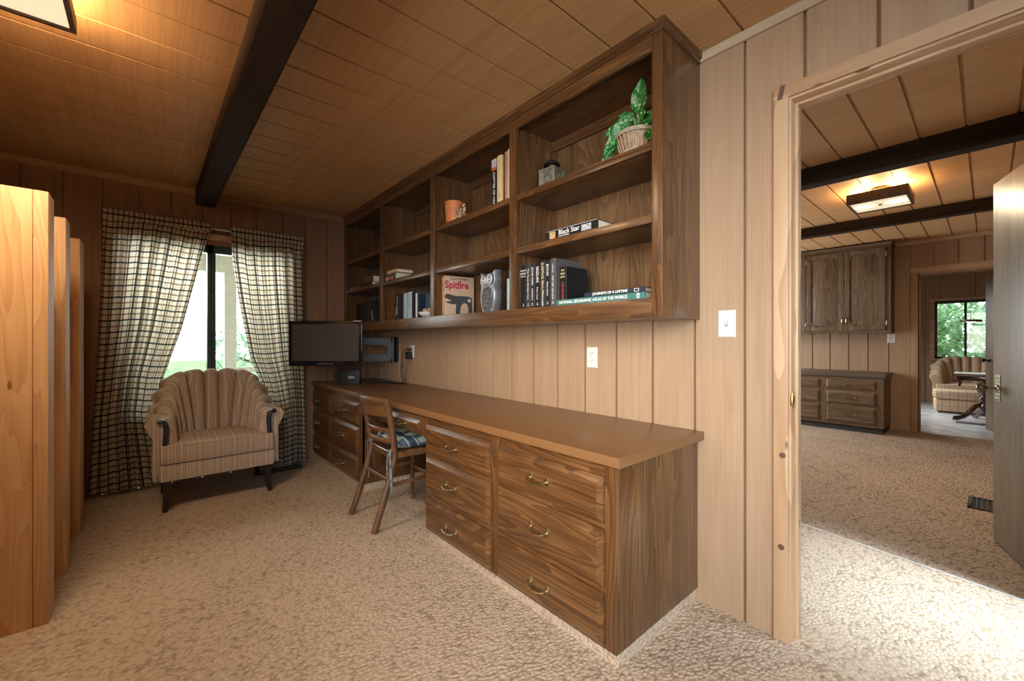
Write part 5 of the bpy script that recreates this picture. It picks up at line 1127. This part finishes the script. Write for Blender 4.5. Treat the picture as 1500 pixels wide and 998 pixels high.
# ================================================================== SITTING ROOM
armchair('buff channel-back armchair under the sitting room window', (-0.215, 8.70, 0), 0.12, pale_up, W=0.86, D=0.72, HB=0.86, HA=0.58, seat_z=0.42, facing=False)
t = thing('footstool', 'buff plaid upholstered footstool in front of the sitting room armchair', 'footstool', (-0.33, 7.98, 0), 0.12)
pl2 = uv_lines('buff_plaid', (0.52, 0.37, 0.24), [('u', 0.09, 0.0, 0.008, (0.40, 0.26, 0.16), 0.7), ('v', 0.09, 0.02, 0.008, (0.40, 0.26, 0.16), 0.7), ('u', 0.045, 0.02, 0.003, (0.65, 0.5, 0.36), 0.6), ('v', 0.045, 0.01, 0.003, (0.65, 0.5, 0.36), 0.6)])
for nm, z0, z1, k in (('top_pad', 0.225, 0.365, 1.0), ('base_pad', 0.03, 0.222, 0.97)):
    bm = B(); uvl = bm.loops.layers.uv.new('UVMap'); box(bm, -0.27 * k, 0.27 * k, -0.2 * k, 0.2 * k, z0, z1); bmesh.ops.bevel(bm, geom=list(bm.edges), offset=0.03, segments=4, affect='EDGES', profile=0.5)
    for f in bm.faces:
        for lp in f.loops: lp[uvl].uv = (lp.vert.co.x, lp.vert.co.z if abs(f.normal.y) > 0.6 else lp.vert.co.y)
    obj(nm, bm, pl2, t, smooth=50)
for a in (-1, 1):
    for b in (-1, 1):
        bm = B(); lathe(bm, [(0.014, 0), (0.02, 0.032)], (a * 0.21, b * 0.15, 0), 10); obj('leg', bm, dark_leg, t)
# pedestal table
t = thing('pedestal_table', 'dark turned-pedestal side table with splayed feet in the sitting room', 'table', (-0.02, 7.2, 0))
mah = plain('mahogany', (0.055, 0.02, 0.010), 0.18, var=0.4, scale=14, coat=0.4)
bm = B(); loft(bm, [[(0.31 * k * math.cos(a) if False else max(-0.31, min(0.31, 0.44 * k * math.cos(a))), max(-0.25, min(0.25, 0.36 * k * math.sin(a))), z) for a in [2 * PI * q / 40 for q in range(40)]] for k, z in ((0.97, 0.655), (1.0, 0.662), (1.0, 0.682), (0.98, 0.69))]); obj('table_top', bm, plain('table_top_worn', (0.26, 0.19, 0.13), 0.3), t)
bm = B(); box(bm, -0.25, 0.25, -0.19, 0.19, 0.59, 0.655, 0.006); obj('apron', bm, mah, t)
bm = B()
for a in (-1, 1):
    for b in (-1, 1): lathe(bm, [(0.008, 0.50), (0.02, 0.52), (0.012, 0.545), (0.026, 0.57), (0.026, 0.655)], (a * 0.255, b * 0.19, 0), 12)
obj('corner_drop', bm, mah, t)
bm = B(); lathe(bm, [(0.03, 0.12), (0.06, 0.16), (0.068, 0.22), (0.045, 0.25), (0.075, 0.285), (0.085, 0.33), (0.05, 0.37), (0.082, 0.41), (0.085, 0.44), (0.045, 0.48), (0.07, 0.52), (0.06, 0.56), (0.09, 0.59)], (0, 0, 0), 24); obj('pedestal', bm, mah, t)
for k in range(4):
    a = PI + 0.35 + k * PI / 2; d = Vector((math.cos(a), math.sin(a), 0))
    bm = B(); tube(bm, crv([d * 0.03 + Vector((0, 0, 0.24)), d * 0.10 + Vector((0, 0, 0.215)), d * 0.17 + Vector((0, 0, 0.12)), d * 0.24 + Vector((0, 0, 0.05)), d * 0.33 + Vector((0, 0, 0.025))], 5), 0.03, 10, flat=(0.024, 0.03))
    lathe(bm, [(0.016, 0.0), (0.02, 0.02), (0.014, 0.04)], d * 0.325, 10); obj('leg', bm, mah, t)
# hanging lamp and wire hanger near the window
t = thing('pendant_lamp', 'flat brown disc pendant lamp glowing underneath, in front of the sitting room window', 'lamp', (-0.18, 8.0, 1.62))
ZL = 1.475 - 1.62
bm = B(); lathe(bm, [(0.0, 0.035), (0.02, 0.03), (0.12, 0.02), (0.125, 0.0), (0.12, -0.012), (0.11, -0.012), (0.105, 0.005), (0, 0.01)], (0, 0, ZL), 26); obj('shade', bm, plain('lamp_brown', (0.06, 0.04, 0.025), 0.4), t)
bm = B(); lathe(bm, [(0.0, -0.018), (0.05, -0.012), (0.06, 0.0), (0.05, 0.004)], (0, 0, ZL), 20); obj('bulb', bm, plain('lamp_glow', (0.9, 0.8, 0.6), 0.4, emit=(1.0, 0.78, 0.45), es=6), t)
bm = B(); tube(bm, [(0, 0, ZL + 0.03), (0, 0, CZ - 1.62)], 0.003, 6); tube(bm, [(0.1, 0, ZL + 0.005), (0.35, 0, ZL + 0.005)], 0.004, 6); obj('cord', bm, rub, t)
t = thing('wire_hanger', 'curled black wire plant hanger by the top right of the sitting room window', 'hanger', (0.0, 9.02, 1.75))
bm = B(); tube(bm, [(0.02, 0.17, 0.2), (-0.03, 0.0, 0.16)], 0.005, 6)
for k in range(3): tube(bm, [(-0.03 + 0.035 * math.cos(a) + 0.03 * (k % 2), 0.0, 0.10 - k * 0.07 + 0.04 * math.sin(a)) for a in [2 * PI * q / 14 for q in range(15)]], 0.004, 6)
obj('wire_scroll', bm, rub, t)
bm = B(); box(bm, -0.30, 0.3, 6.75, 6.95, 0.0, 0.006, 0.002); tag(obj('floor_register', bm, slot, None, world=True, loc=(0, 6.85, 0)), 'long dark floor grille in the pale sitting room floor behind the table foot', 'vent')
